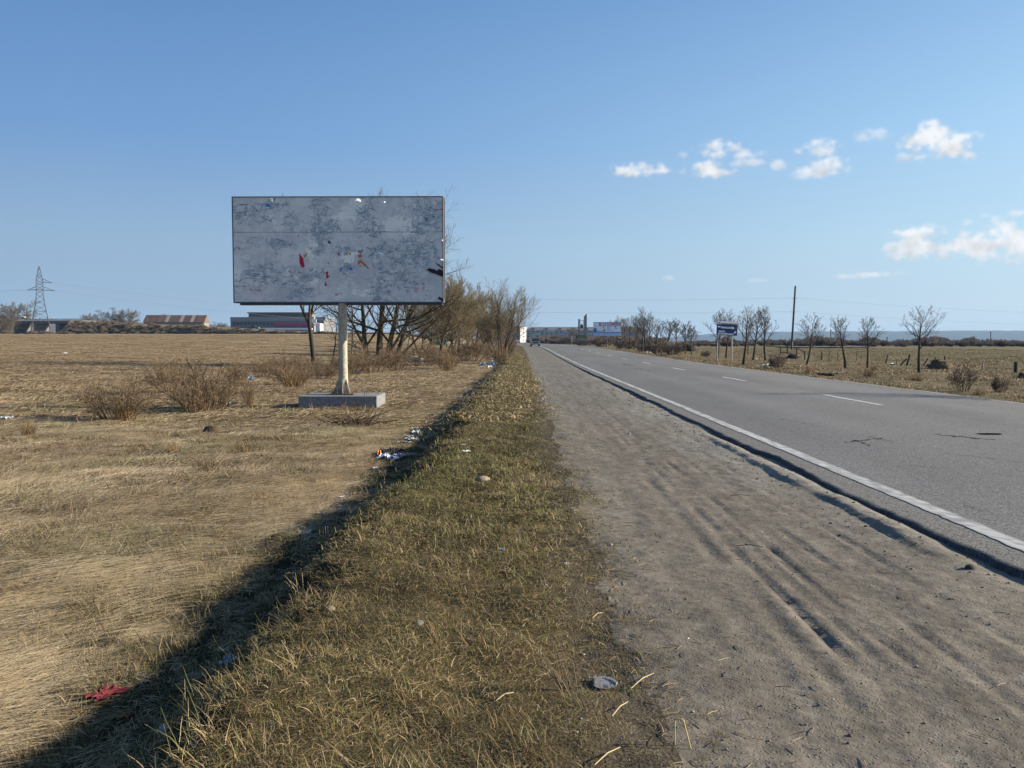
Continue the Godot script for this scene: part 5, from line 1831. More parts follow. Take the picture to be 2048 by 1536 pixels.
	bro.rotation.z = (a1.y - a0.y) / len * 0.0


# ---------------------------------------------------------------- buildings
func house_box(o: Node3D, called: String, m: Material, at: Vector3, size: Vector3, bevel := 0.0) -> void:
	var b := Build.new()
	b.box(at, size, bevel)
	part(b, called, m, o)


func build_town() -> void:
	# rusty barn
	var q0 := at_depth(286, 651, 470.0)
	var ppx := 470.0 / FPX
	var wall_old := mat("old plaster", Color(0.24, 0.20, 0.165), 0.95)
	var brick := mat("weathered brick", Color(0.16, 0.115, 0.09), 0.95)
	var barn := thing("barn", "long old barn with a rust red patched tin roof behind the embankment", "barn", Vector3(q0.x, 3.6, q0.z), 0.12)
	var L := 119.0 * ppx
	var eave: float = at_depth(286, 643.5, 470.0).y - 3.6
	var top: float = at_depth(286, 629.5, 470.0).y - 3.6
	house_box(barn, "wall", wall_old, Vector3(L / 2, eave / 2 - 0.4, -6.0), Vector3(L - 0.6, eave + 0.8, 11.0))
	var g := Build.new()
	g.prism(PackedVector2Array([Vector2(-6.3, -0.3), Vector2(6.3, -0.3), Vector2(0, top - eave)]), -0.1, 0.25, Transform3D(Basis(Vector3.UP, PI / 2), Vector3(L - 0.1, eave + 0.2, -6.0)))
	part(g, "gable", brick, barn)
	var rust := mat("rusty tin", Color(1, 1, 1), 0.8)
	var n := 17
	for i in n:
		for sd in [0, 1]:
			var r := Build.new()
			var tones := [Color(0.085, 0.052, 0.045), Color(0.105, 0.066, 0.055), Color(0.075, 0.046, 0.040), Color(0.21, 0.185, 0.165)]
			r.col = tones[3] if i in [6, 10, 13] and sd == 0 else tones[rng.randi() % 3]
			var x0 := L * i / n
			var x1 := L * (i + 1) / n - 0.06
			var dz := 6.4 if sd == 0 else -6.4
			var hi := 0.06 * rng.randf()
			r.quad(Vector3(x0, top + hi, -6.0), Vector3(x1, top + hi, -6.0), Vector3(x1, eave - 0.1, -6.0 + dz), Vector3(x0, eave - 0.1, -6.0 + dz), Vector3(0, 0.8, 0.6 if sd == 0 else -0.6).normalized())
			part(r, "roof_sheet", rust, barn)
	# the factory hall
	var d := 520.0
	ppx = d / FPX
	var gz := 3.9
	var at := func(px: float, py: float) -> Vector3:
		var p := at_depth(px, py, d)
		return p
	var grey := mat("grey cladding", Color(0.165, 0.165, 0.165), 0.85)
	var grey2 := mat("pale cladding", Color(0.24, 0.235, 0.23), 0.85)
	var glass := mat("dark glazing", Color(0.05, 0.065, 0.075), 0.25)
	var white := mat("white cladding", Color(0.70, 0.70, 0.69), 0.7)
	var p0: Vector3 = at.call(461, 660)
	var hall := thing("factory", "long grey factory hall with a raised glazed roof behind the magenta shed", "factory", Vector3(p0.x, gz, p0.z))
	var X := func(px: float) -> float: return (at.call(px, 650) as Vector3).x - p0.x
	var Y := func(py: float) -> float: return (at.call(500, py) as Vector3).y - gz
	var boxes := [["lower_hall", 461, 648, 641, 675, 0.0, 30.0, grey], ["lower_roof", 459, 650, 634.0, 641.2, -1.5, 26.0, grey2], ["clerestory", 491, 615, 625.5, 634.5, -6.0, 14.0, grey], ["upper_roof", 489, 617, 624.0, 625.8, -5.0, 16.5, mat("dark roofing", Color(0.06, 0.062, 0.065), 0.8)]]
	for bx in boxes:
		var x0: float = X.call(bx[1])
		var x1: float = X.call(bx[2])
		var y1: float = Y.call(bx[3])
		var y0: float = Y.call(bx[4])
		house_box(hall, bx[0], bx[7], Vector3((x0 + x1) / 2, (y0 + y1) / 2, bx[5] - bx[6] / 2), Vector3(x1 - x0, y1 - y0, bx[6]), 0.05)
	for i in 18:
		var x0: float = X.call(493.5 + i * 6.7)
		var x1: float = X.call(499.0 + i * 6.7)
		var y1: float = Y.call(627.5)
		var y0: float = Y.call(632.0)
		house_box(hall, "window", glass, Vector3((x0 + x1) / 2, (y0 + y1) / 2, -5.9), Vector3(x1 - x0, y1 - y0, 0.3))
	for i in 12:
		var x0: float = X.call(466.0 + i * 7.5)
		var x1: float = X.call(471.0 + i * 7.5)
		var y1: float = Y.call(645.0)
		var y0: float = Y.call(649.0)
		house_box(hall, "window", glass, Vector3((x0 + x1) / 2, (y0 + y1) / 2, 0.05), Vector3(x1 - x0, y1 - y0, 0.3))
	var shed := thing("shed", "low shed with a magenta front in front of the factory hall", "shed", Vector3(p0.x, gz, p0.z + 14.0))
	var mag := mat("magenta sheet", Color(0.30, 0.055, 0.13), 0.7)
	for bx in [["fascia", 560, 645, 646.5, 654.0, 0.0, 9.0, mag], ["wall", 562, 643, 654.1, 672, -0.4, 8.0, mat("shed wall", Color(0.10, 0.095, 0.09), 0.9)], ["end_wall", 640, 651, 648, 672, 0.2, 8.5, white]]:
		var x0: float = X.call(bx[1])
		var x1: float = X.call(bx[2])
		var y1: float = Y.call(bx[3])
		var y0: float = Y.call(bx[4])
		house_box(shed, bx[0], bx[7], Vector3((x0 + x1) / 2, (y0 + y1) / 2, bx[5] - bx[6] / 2), Vector3(x1 - x0, y1 - y0, bx[6]), 0.05)
	var low := thing("flat_building", "long low building with a bright white roof edge below the magenta shed", "building", Vector3(p0.x, gz, p0.z + 40.0))
	for bx in [["roof_edge", 541, 650, 658.0, 661.4, 0.3, 9.0, white], ["wall", 543, 648, 661.5, 672, 0.0, 8.0, grey]]:
		var x0: float = X.call(bx[1])
		var x1: float = X.call(bx[2])
		var y1: float = Y.call(bx[3])
		var y0: float = Y.call(bx[4])
		house_box(low, bx[0], bx[7], Vector3((x0 + x1) / 2, (y0 + y1) / 2, bx[5] - bx[6] / 2), Vector3(x1 - x0, y1 - y0, bx[6]), 0.05)
	var tower := thing("sign_tower", "white stepped sign tower beside the magenta shed", "sign", Vector3(p0.x, gz, p0.z + 24.0))
	for bx in [["column", 645.5, 648.5, 636, 672, 0.0, 1.0, white], ["panel", 643, 652, 640, 647.5, 0.3, 0.5, white], ["panel", 643, 651, 650, 652.5, 0.3, 0.5, mat("yellow panel", Color(0.45, 0.40, 0.16), 0.7)]]:
		var x0: float = X.call(bx[1])
		var x1: float = X.call(bx[2])
		var y1: float = Y.call(bx[3])
		var y0: float = Y.call(bx[4])
		house_box(tower, bx[0], bx[7], Vector3((x0 + x1) / 2, (y0 + y1) / 2, bx[5] - bx[6] / 2), Vector3(x1 - x0, y1 - y0, bx[6]), 0.03)
	# a green kiosk seen through the willows
	var kp := ground(880, 690)
	var kio := thing("kiosk", "small green kiosk seen between the trunks of the olive willows", "kiosk", kp)
	house_box(kio, "wall", mat("green wall", Color(0.035, 0.15, 0.12), 0.7), Vector3(0, 0.9, 0), Vector3(2.6, 1.8, 1.8), 0.03)
	house_box(kio, "roof", mat("pale roof", Color(0.45, 0.45, 0.44), 0.7), Vector3(0, 1.87, 0), Vector3(2.9, 0.12, 2.1), 0.02)
	house_box(kio, "window", glass, Vector3(0.2, 1.1, 0.91), Vector3(1.2, 0.6, 0.04))

	# big grey block behind the willows, the white ended house and the long apartment block
	block("apartment_block", "large dull grey building behind the many stemmed willow", 968, 1029, 640.5, 690, 560.0, 16.0, Color(0.155, 0.155, 0.16), Color(0.13, 0.13, 0.135), 6, 5, 0.0, false)
	block("apartment_block", "grey house whose white end wall faces the road", 985, 1040, 654, 690, 720.0, 10.0, Color(0.20, 0.20, 0.20), Color(0.12, 0.115, 0.115), 7, 4, -0.55, true)
	block("apartment_block", "long five storey apartment block with a grey hipped roof and white balconies", 1052, 1296, 660.8, 690, 1000.0, 13.0, Color(0.30, 0.295, 0.29), Color(0.13, 0.125, 0.125), 26, 5, 0.0, false)
	gate()
	advert()


func block(called: String, label: String, px0: float, px1: float, py_eave: float, py_foot: float, d: float, deep: float, wall_c: Color, roof_c: Color, cols: int, storeys: int, turn: float, white_end: bool) -> void:
	var a := at_depth(px0, py_eave, d)
	var b := at_depth(px1, py_eave, d)
	var w := (b.x - a.x) / cos(turn)
	var gy := 0.2
	var h := a.y - gy
	var o := thing(called, label, "building", Vector3(b.x, gy, -d), turn)
	var wm := mat("block wall %d" % int(d), wall_c, 0.9)
	var rm := mat("block roof %d" % int(d), roof_c, 0.9)
	var white := mat("white render", Color(0.50, 0.49, 0.47), 0.8)
	var glass := mat("dark glazing", Color(0.05, 0.065, 0.075), 0.25)
	house_box(o, "wall", wm, Vector3(-w / 2, h / 2 - 0.5, -deep / 2), Vector3(w, h + 1.0, deep))
	var r := Build.new()
	var rh := 4.2 if d > 900.0 else 1.2
	var ins := deep * 0.45
	var q := [Vector3(-w - 0.5, h, 0.5), Vector3(0.5, h, 0.5), Vector3(0.5, h, -deep - 0.5), Vector3(-w - 0.5, h, -deep - 0.5)]
	var ra := Vector3(-w + ins, h + rh, -deep / 2)
	var rb := Vector3(-ins, h + rh, -deep / 2)
	r.quad(q[0], q[1], rb, ra, Vector3(0, 0.85, 0.5))
	r.quad(q[2], q[3], ra, rb, Vector3(0, 0.85, -0.5))
	r.tri(q[1], q[2], rb, Vector3(0.5, 0.85, 0))
	r.tri(q[3], q[0], ra, Vector3(-0.5, 0.85, 0))
	part(r, "roof", rm, o)
	if d > 900.0:
		for i in 9:
			var db := Build.new()
			db.box(Vector3(-w * (0.06 + 0.11 * i), h + 1.9, -2.4), Vector3(2.6, 1.7, 3.0))
			part(db, "dormer", mat("dormer dark", Color(0.07, 0.065, 0.065), 0.8), o)
	if white_end:
		var e := Build.new()
		e.box(Vector3(0.15, h / 2, -deep / 2), Vector3(0.3, h + 0.6, deep + 0.2))
		part(e, "end_wall", white, o)
		for k in storeys:
			var wb := Build.new()
			wb.box(Vector3(0.32, h * (k + 0.55) / storeys, -deep * 0.55), Vector3(0.1, 1.4, 1.6))
			part(wb, "window", glass, o)
	var win := Build.new()
	var bal := Build.new()
	var frames := Build.new()
	for i in cols:
		for k in storeys:
			var x := -w * (i + 0.5) / cols
			var y := h * (k + 0.55) / storeys
			win.box(Vector3(x, y, 0.03), Vector3(w / cols * 0.42, 1.5, 0.16))
			if d > 900.0 and i % 3 != 1 and rng.randf() < 0.62:
				bal.box(Vector3(x + 0.6, y - 0.55, 0.6), Vector3(w / cols * 0.72, 1.15, 1.2))
				if rng.randf() < 0.5: frames.box(Vector3(x + 0.6, y + 0.65, 0.55), Vector3(w / cols * 0.7, 1.2, 1.0))
	for e in [[win, "windows", glass], [bal, "balconies", white], [frames, "balcony_glazing", mat("balcony glass", Color(0.30, 0.33, 0.35), 0.4)]]:
		if (e[0] as Build).v.size() == 0: continue
		var mi := part(e[0], e[1], e[2], o)
		mi.set_meta("kind", "stuff")


# the concrete town gate: two slabs with a crest hung between them
func gate() -> void:
	var d := 250.0
	var ppx := d / FPX
	var base := column(1171, d)
	var o := thing("town_gate", "concrete town entrance stele of two slabs with a dark crest hung between", "monument", base)
	var conc := mat("stele concrete", Color(0.24, 0.235, 0.235), 0.9)
	var P := func(px: float, py: float) -> Vector2:
		var p := at_depth(px, py, d) - base
		return Vector2(p.x, p.y)
	var slabs := [["tall_slab", [[1167.6, 695], [1173.4, 695], [1173.2, 627.3], [1168.2, 632.5]], 1.3], ["short_slab", [[1155.6, 690], [1160.0, 690], [1159.3, 638.0], [1156.8, 638.0]], 1.2], ["side_wing", [[1173.3, 695], [1190, 695], [1187, 690.5], [1182, 688.5], [1178.5, 683], [1174.5, 672]], 0.5]]
	for s in slabs:
		var poly := PackedVector2Array()
		for q in s[1]: poly.append(P.call(q[0], q[1]))
		var b := Build.new()
		b.prism(poly, -s[2] / 2, s[2] / 2)
		part(b, s[0], conc, o)
	var iron := mat("painted iron", Color(0.36, 0.38, 0.40), 0.6)
	var dk := mat("crest metal", Color(0.035, 0.04, 0.055), 0.5, 0.4)
	for q in [[1158.5, 641.0, 1168.5, 641.0], [1160.4, 641.0, 1160.8, 650.0], [1167.0, 641.0, 1166.6, 650.0]]:
		var b := Build.new()
		var a: Vector2 = P.call(q[0], q[1])
		var e: Vector2 = P.call(q[2], q[3])
		b.rod(Vector3(a.x, a.y, 0), Vector3(e.x, e.y, 0), 0.07, -1.0, 6)
		part(b, "hanger", iron, o)
	var poly := PackedVector2Array()
	for q in [[1160.3, 650], [1162.2, 650], [1162.6, 648.3], [1163.6, 647.4], [1164.6, 648.3], [1165, 650], [1166.8, 650], [1166.6, 654.5], [1165.3, 656.6], [1163.5, 657.6], [1161.7, 656.6], [1160.5, 654.5]]: poly.append(P.call(q[0], q[1]))
	var b := Build.new()
	b.prism(poly, -0.12, 0.12)
	part(b, "crest", dk, o)
	b = Build.new()
	var inner := PackedVector2Array()
	for q in [[1161.4, 651.5], [1165.8, 651.5], [1165.5, 654.3], [1163.5, 656.2], [1161.6, 654.3]]: inner.append(P.call(q[0], q[1]))
	b.prism(inner, 0.121, 0.17)
	part(b, "crest_field", mat("crest field", Color(0.07, 0.08, 0.11), 0.5, 0.3), o)
	for q in [["sky_panel", 1159.6, 663.2, 1168.4, 668.0, Color(0.34, 0.33, 0.25), 0.10], ["name_board", 1151.5, 671.4, 1172.0, 676.4, Color(0.035, 0.065, 0.035), 0.75], ["ledge", 1150.5, 669.8, 1172.5, 671.3, Color(0.16, 0.18, 0.20), 0.85]]:
		var a: Vector2 = P.call(q[1], q[2])
		var e: Vector2 = P.call(q[3], q[4])
		b = Build.new()
		b.box(Vector3((a.x + e.x) / 2, (a.y + e.y) / 2, 0.3), Vector3(e.x - a.x, a.y - e.y, q[6]), 0.03)
		part(b, q[0], mat("gate %s" % q[0], q[5], 0.7), o)
	var tm := lettering("КАЛУШ", 4.4 * ppx, 0.05, mat("gold letters", Color(0.36, 0.36, 0.10), 0.5))
	var li := MeshInstance3D.new()
	li.name = "lettering"
	li.mesh = tm
	o.add_child(li, true)
	var lp: Vector2 = P.call(1154.0, 673.9)
	li.position = Vector3(lp.x, lp.y, 0.71)
	# signs in front of it
	var sb := column(1161, 232.0)
	var sg := thing("blue_sign", "small blue and white road sign in front of the concrete gate", "road sign", sb)
	var sp := 232.0 / FPX
	for q in [["panel", 0.0, 13.0, 9.0, 6.5, Color(0.05, 0.12, 0.38)], ["panel", 0.5, 17.5, 8.0, 2.6, Color(0.16, 0.32, 0.52)], ["panel", 1.4, 7.5, 4.0, 3.0, Color(0.55, 0.60, 0.66)]]:
		b = Build.new()
		b.box(Vector3(q[1] * sp, (q[2] - 5.0) * sp, 0.06), Vector3(q[3] * sp, q[4] * sp, 0.05), 0.01)
		part(b, q[0], mat("blue sign %d" % int(q[2]), q[5], 0.5), sg)
	for x in [-3.5, 3.5]:
		b = Build.new()
		b.rod(Vector3(x * sp, -0.3, 0), Vector3(x * sp, 13.5 * sp, 0), 0.05)
		part(b, "post", iron, sg)
	var cb := column(1143.5, 240.0)
	var cs := thing("round_signs", "post with three small white signs left of the concrete gate", "road sign", cb)
	b = Build.new()
	b.rod(Vector3(0, -0.3, 0), Vector3(0, 2.6, 0), 0.05)
	part(b, "post", iron, cs)
	for y in [1.3, 1.95, 2.55]:
		b = Build.new()
		b.rod(Vector3(0, y, 0.06), Vector3(0, y, 0.1), 0.30, -1.0, 16)
		part(b, "disc", mat("white disc", Color(0.55, 0.50, 0.52), 0.6), cs)


# the colourful hoarding down the road
func advert() -> void:
	var d := 184.0
	var base := column(1214, d)
	var o := thing("advert_hoarding", "distant furniture advertising hoarding in magenta, white and blue on one pole", "billboard", base)
	var P := func(px: float, py: float) -> Vector2:
		var p := at_depth(px, py, d) - base
		return Vector2(p.x, p.y)
	var iron := mat("painted iron", Color(0.36, 0.38, 0.40), 0.6)
	var put := func(called: String, x0: float, y0: float, x1: float, y1: float, z: float, thick: float, m: Material) -> void:
		var a: Vector2 = P.call(x0, y0)
		var e: Vector2 = P.call(x1, y1)
		var b := Build.new()
		b.box(Vector3((a.x + e.x) / 2, (a.y + e.y) / 2, z), Vector3(absf(e.x - a.x), absf(a.y - e.y), thick), 0.0)
		part(b, called, m, o)
	var pb := Build.new()
	var pt: Vector2 = P.call(1214, 672)
	pb.rod(Vector3(0, -0.3, -0.1), Vector3(0, pt.y, -0.1), 0.17, -1.0, 14)
	part(pb, "pole", iron, o)
	put.call("frame", 1187.0, 644.3, 1241.6, 672.2, -0.14, 0.26, mat("advert frame", Color(0.55, 0.55, 0.56), 0.6))
	put.call("face", 1187.5, 644.8, 1241.1, 671.8, 0.0, 0.03, mat("advert pale", Color(0.84, 0.88, 0.92), 0.6))
	var magenta := mat("advert magenta", Color(0.50, 0.15, 0.36), 0.6)
	var blue := mat("advert blue", Color(0.05, 0.20, 0.50), 0.6)
	var ink := mat("advert ink", Color(0.04, 0.05, 0.09), 0.6)
	put.call("top_line", 1187.5, 644.8, 1241.1, 645.5, 0.025, 0.016, ink)
	put.call("print_band", 1198.0, 645.5, 1225.0, 651.8, 0.025, 0.016, magenta)
	put.call("print_band", 1225.0, 645.5, 1241.1, 651.5, 0.025, 0.014, mat("advert pink", Color(0.55, 0.30, 0.48), 0.6))
	put.call("print_band", 1187.5, 657.0, 1193.5, 665.5, 0.025, 0.016, blue)
	put.call("print_band", 1193.5, 664.0, 1241.1, 665.6, 0.025, 0.016, blue)
	put.call("print_band", 1187.5, 665.6, 1241.1, 671.8, 0.025, 0.014, mat("advert light blue", Color(0.42, 0.58, 0.78), 0.6))
	for q in [[1188, 652.0, 1192, 652.6], [1188, 656.0, 1192, 656.8], [1214, 653.2, 1222, 654.0], [1214, 655.8, 1221, 656.6], [1214, 658.4, 1221, 659.0], [1214, 660.4, 1227, 661.0], [1228, 652.6, 1233, 653.6], [1230.5, 653.6, 1231.3, 657], [1231, 657, 1234, 658]]:
		put.call("print_line", q[0], q[1], q[2], q[3], 0.025, 0.016, blue if q[0] == 1214 else ink)
	# the corner sofa of the print
	var sofa := [[[1192.5, 664.2], [1194.5, 661], [1199, 659.8], [1203, 660.8], [1207.5, 660.5], [1208.0, 657.5], [1211, 657.2], [1211.3, 662.5], [1207.5, 664.3]], [[1193.4, 663.6], [1195.2, 661.6], [1198.0, 660.8], [1199.4, 662.5], [1197, 663.8]], [[1199.4, 661.9], [1207.5, 661.3], [1208.2, 658.2], [1210.4, 658.0], [1210.5, 662.0], [1206.8, 663.2], [1199.4, 662.6]]]
	for s in 3:
		var outline: Array = sofa[s]
		var poly := PackedVector2Array()
		for q in outline: poly.append(P.call(q[0], q[1]))
		var b := Build.new()
		b.prism(poly, 0.034 + 0.004 * s, 0.037 + 0.004 * s)
		part(b, "printed_sofa", [mat("advert white", Color(0.92, 0.92, 0.92), 0.6), mat("advert red", Color(0.40, 0.16, 0.18), 0.6), mat("advert navy", Color(0.07, 0.09, 0.16), 0.6)][s], o)
	for t in [["МЕБЛІ", 1201.0, 648.5, 5.4, mat("advert white", Color(0.92, 0.92, 0.92), 0.6)], ["S", 1205.2, 654.8, 4.0, ink]]:
		var li := MeshInstance3D.new()
		li.name = "lettering"
		li.mesh = lettering(t[0], t[3] * d / FPX * 1.3, 0.012, t[4])
		o.add_child(li, true)
		var lp: Vector2 = P.call(t[1], t[2])
		li.position = Vector3(lp.x, lp.y, 0.042)


# ---------------------------------------------------------------- cars
func car(label: String, at: Vector3, turn: float, paint: Color) -> Node3D:
	var o := thing("car", label, "car", at, turn)
	var pm := mat("car paint %d" % int(paint.r * 1000), paint, 0.35)
	pm.clearcoat_enabled = true
	var glass := mat("car glass", Color(0.02, 0.025, 0.03), 0.08)
	var black := mat("car rubber", Color(0.02, 0.02, 0.02), 0.8)
	var chrome := mat("car chrome", Color(0.42, 0.43, 0.44), 0.3, 0.8)
	# profile along the car, front at +z
	var side := PackedVector2Array([Vector2(-2.05, 0.30), Vector2(2.02, 0.30), Vector2(2.06, 0.55), Vector2(2.0, 0.80), Vector2(0.95, 0.92), Vector2(-1.35, 0.93), Vector2(-2.05, 0.86)])
	var b := Build.new()
	b.prism(side, -0.80, 0.80, Transform3D(Basis(Vector3.UP, -PI / 2), Vector3.ZERO))
	part(b, "body", pm, o)
	b = Build.new()
	var low := [Vector3(-0.76, 0.92, 0.95), Vector3(0.76, 0.92, 0.95), Vector3(0.76, 0.93, -1.4), Vector3(-0.76, 0.93, -1.4)]
	var top := [Vector3(-0.60, 1.40, 0.30), Vector3(0.60, 1.40, 0.30), Vector3(0.60, 1.40, -0.85), Vector3(-0.60, 1.40, -0.85)]
	b.quad(top[0], top[1], top[2], top[3], Vector3.UP)
	for i in 4:
		var j := (i + 1) % 4
		b.quad(low[i], low[j], top[j], top[i], [Vector3(0, 0.5, 0.8), Vector3(0.9, 0.3, 0), Vector3(0, 0.6, -0.8), Vector3(-0.9, 0.3, 0)][i])
	part(b, "cabin", pm, o)
	var pane := func(called: String, i: int, f0: float, f1: float) -> void:
		var j := (i + 1) % 4
		var nn: Vector3 = [Vector3(0, 0.5, 0.8), Vector3(0.95, 0.3, 0), Vector3(0, 0.6, -0.8), Vector3(-0.95, 0.3, 0)][i].normalized()
		var pb := Build.new()
		var q := []
		for st in [[f0, 0.10], [f1, 0.10], [f1, 0.88], [f0, 0.88]]:
			q.append((low[i] as Vector3).lerp(low[j], st[0]).lerp((top[i] as Vector3).lerp(top[j], st[0]), st[1]) + nn * 0.012)
		pb.quad(q[0], q[1], q[2], q[3], nn)
		part(pb, called, glass, o)
	pane.call("windscreen", 0, 0.06, 0.94)
	pane.call("rear_window", 2, 0.08, 0.92)
	for i in [1, 3]:
		pane.call("side_window", i, 0.08, 0.48)
		pane.call("side_window", i, 0.52, 0.92)
	for x in [-0.72, 0.72]:
		for z in [1.28, -1.25]:
			b = Build.new()
			b.rod(Vector3(x - 0.09, 0.30, z), Vector3(x + 0.09, 0.30, z), 0.30, -1.0, 18)
			var wh := part(b, "wheel", black, o)
			b = Build.new()
			b.rod(Vector3(x - 0.1, 0.30, z), Vector3(x + 0.1, 0.30, z), 0.17, -1.0, 14)
			part(b, "rim", chrome, wh)
	for x in [-0.58, 0.58]:
		b = Build.new()
		b.rod(Vector3(x, 0.66, 2.0), Vector3(x, 0.66, 2.07), 0.10, -1.0, 14)
		part(b, "headlight", mat("lamp glass", Color(0.55, 0.56, 0.55), 0.2), o)
		b = Build.new()
		b.box(Vector3(x, 0.70, -2.06), Vector3(0.3, 0.16, 0.04), 0.01)
		part(b, "tail_light", mat("tail glass", Color(0.30, 0.02, 0.02), 0.3), o)
	b = Build.new()
	b.box(Vector3(0, 0.66, 2.04), Vector3(0.9, 0.18, 0.04), 0.01)
	part(b, "grille", black, o)
	for z in [2.1, -2.1]:
		b = Build.new()
		b.box(Vector3(0, 0.45, z), Vector3(1.6, 0.13, 0.1), 0.02)
		part(b, "bumper", chrome, o)
	b = Build.new()
	b.box(Vector3(0, 0.40, 2.16), Vector3(0.5, 0.11, 0.015))
	part(b, "number_plate", mat("plate white", Color(0.6, 0.6, 0.58), 0.6), o)
	return o


func build_cars() -> void:
	var d := 150.0
	var p := column(1070, d)
	p.y = road_y(d) - 0.05
	car("dark green saloon car coming along the near edge of the road", p, 0.05, Color(0.040, 0.062, 0.055))
	d = 335.0
	p = column(1035.5, d)
	p.y = road_y(d) + crown(5.5)
	car("small white car far off where the road bends left", p, 0.12, Color(0.62, 0.63, 0.63))
	p = at_depth(42, 635.6, 409.0)
	p.y -= 0.2
	car("white car crossing the far bridge on the left", p, PI / 2, Color(0.64, 0.64, 0.64))
	p = at_depth(508, 658.2, 338.0)
	car("dark car on the embankment road left of the white roof", p, PI / 2, Color(0.05, 0.052, 0.06))


# ---------------------------------------------------------------- grass
func build_grass() -> void:
	var blade := mat("grass blades", Color(1.0, 1.0, 1.0), 0.8)
	blade.backlight_enabled = true
	blade.backlight = Color(0.25, 0.25, 0.25)
	var straw := [Color(0.50, 0.375, 0.235), Color(0.42, 0.31, 0.19), Color(0.33, 0.24, 0.145), Color(0.60, 0.47, 0.315), Color(0.23, 0.165, 0.095), Color(0.27, 0.225, 0.12)]
	var turf := [Color(0.245, 0.172, 0.080), Color(0.30, 0.215, 0.112), Color(0.175, 0.122, 0.052), Color(0.165, 0.140, 0.048), Color(0.120, 0.115, 0.036), Color(0.37, 0.275, 0.155)]
	# near straw: matted, combed over by the wind
	var kinds := []
	for k in 3:
		kinds.append([tuft_build(30, 0.17, 0.0018, 0.12, Vector3(1.0, 0, -0.15), 0.55, straw, 400 + k, 0.0, 0.24), [], PackedColorArray()])
	for k in 2:
		kinds.append([tuft_build(36, 0.20, 0.0030, 0.28, Vector3(1.0, 0, -0.1), 0.6, straw, 410 + k, 0.0, 0.24), [], PackedColorArray()])
	for k in 2:
		kinds.append([tuft_build(44, 0.30, 0.0075, 0.70, Vector3(0.9, 0, -0.1), 0.7, straw, 420 + k, 0.0, 0.2), [], PackedColorArray()])
	var d := 2.3
	var step := 0.12
	while d < 235.0:
		step = maxf(0.10, d * 0.018)
		var xl := -0.70 * d - 1.0
		var xr := -1.75 + bank_shift(d)
		var per_m2 := 165.0 if d < 9.0 else 165.0 * pow(9.0 / d, 1.42)
		var count := int((xr - xl) * step * per_m2 + rng.randf())
		for i in count:
			var x := rng.randf_range(xl, xr)
			var dd := d + rng.randf() * step
			var w := noise_c.get_noise_2d(x * 14.0, dd * 14.0)
			var w2 := noise_a.get_noise_2d(x * 9.0 + 70.0, dd * 9.0)
			if w2 < -0.22 and rng.randf() < 0.7: continue
			var ditch := smoothstep(-4.6, -2.6, x)
			var dk := d * rng.randf_range(0.7, 1.4)
			var k := rng.randi() % 3 if dk < 8.0 else 3 + rng.randi() % 2 if dk < 24.0 else 5 + rng.randi() % 2
			var s := rng.randf_range(0.75, 1.3) * (1.0 + 0.35 * w) * (1.0 - 0.35 * ditch)
			var a := 0.9 * noise_a.get_noise_2d(x * 5.0, dd * 5.0 + 500.0) * 1.2 + rng.randfn() * 0.85
			var t := Transform3D(Basis(Vector3.UP, a).scaled_local(Vector3(s, s * rng.randf_range(0.6, 1.05), s)), Vector3(x, height(x, dd), -dd))
			(kinds[k][1] as Array).append(t)
			var g := rng.randf_range(0.82, 1.12) * (1.0 + 0.30 * w2 + 0.35 * noise_b.get_noise_2d(x * 22.0, dd * 22.0))
			var olive := clampf(0.15 + 1.3 * noise_b.get_noise_2d(x * 6.0, dd * 6.0), 0.0, 0.75) * (0.5 if d < 30.0 else 0.2)
			var rusty := smoothstep(0.30, 0.55, noise_a.get_noise_2d(x * 11.0 + 900.0, dd * 11.0)) * 0.7
			if d < 30.0: g *= 1.0 - 0.35 * rusty
			kinds[k][2].append(Color(g * (1.0 - 0.34 * olive), g * (1.0 - 0.10 * olive - 0.12 * rusty), g * (1.0 - 0.38 * olive - 0.2 * rusty)))
		d += step
	# longer pale straws lying over the mat
	kinds.append([tuft_build(9, 0.36, 0.0019, 0.25, Vector3(1.3, 0, -0.2), 0.5, [Color(0.66, 0.53, 0.33), Color(0.56, 0.43, 0.25)], 430, 0.05, 0.35), [], PackedColorArray()])
	for i in 5200:
		var dd := 2.4 * pow(9.0, rng.randf())
		var x := rng.randf_range(-0.70 * dd - 1.0, -2.6 + bank_shift(dd))
		if noise_c.get_noise_2d(x * 12.0, dd * 12.0) + 0.2 * rng.randfn() < 0.0: continue
		var s := rng.randf_range(0.5, 1.2)
		(kinds[7][1] as Array).append(Transform3D(Basis(Vector3.UP, 1.1 * noise_a.get_noise_2d(x * 5.0, dd * 5.0 + 500.0) + rng.randfn() * 0.4 + 0.25).scaled_local(Vector3(s, s * 0.6, s)), Vector3(x, height(x, dd) + 0.015, -dd)))
		var g := rng.randf_range(0.8, 1.1)
		kinds[7][2].append(Color(g, g, g))
	# olive and dark brown tussocks that break the straw
	kinds.append([tuft_build(46, 0.085, 0.0020, 0.10, Vector3(0.25, 0, 0), 0.8, [Color(0.20, 0.155, 0.070), Color(0.14, 0.12, 0.045), Color(0.10, 0.075, 0.040), Color(0.30, 0.225, 0.125)], 431, 0.15, 0.8), [], PackedColorArray()])
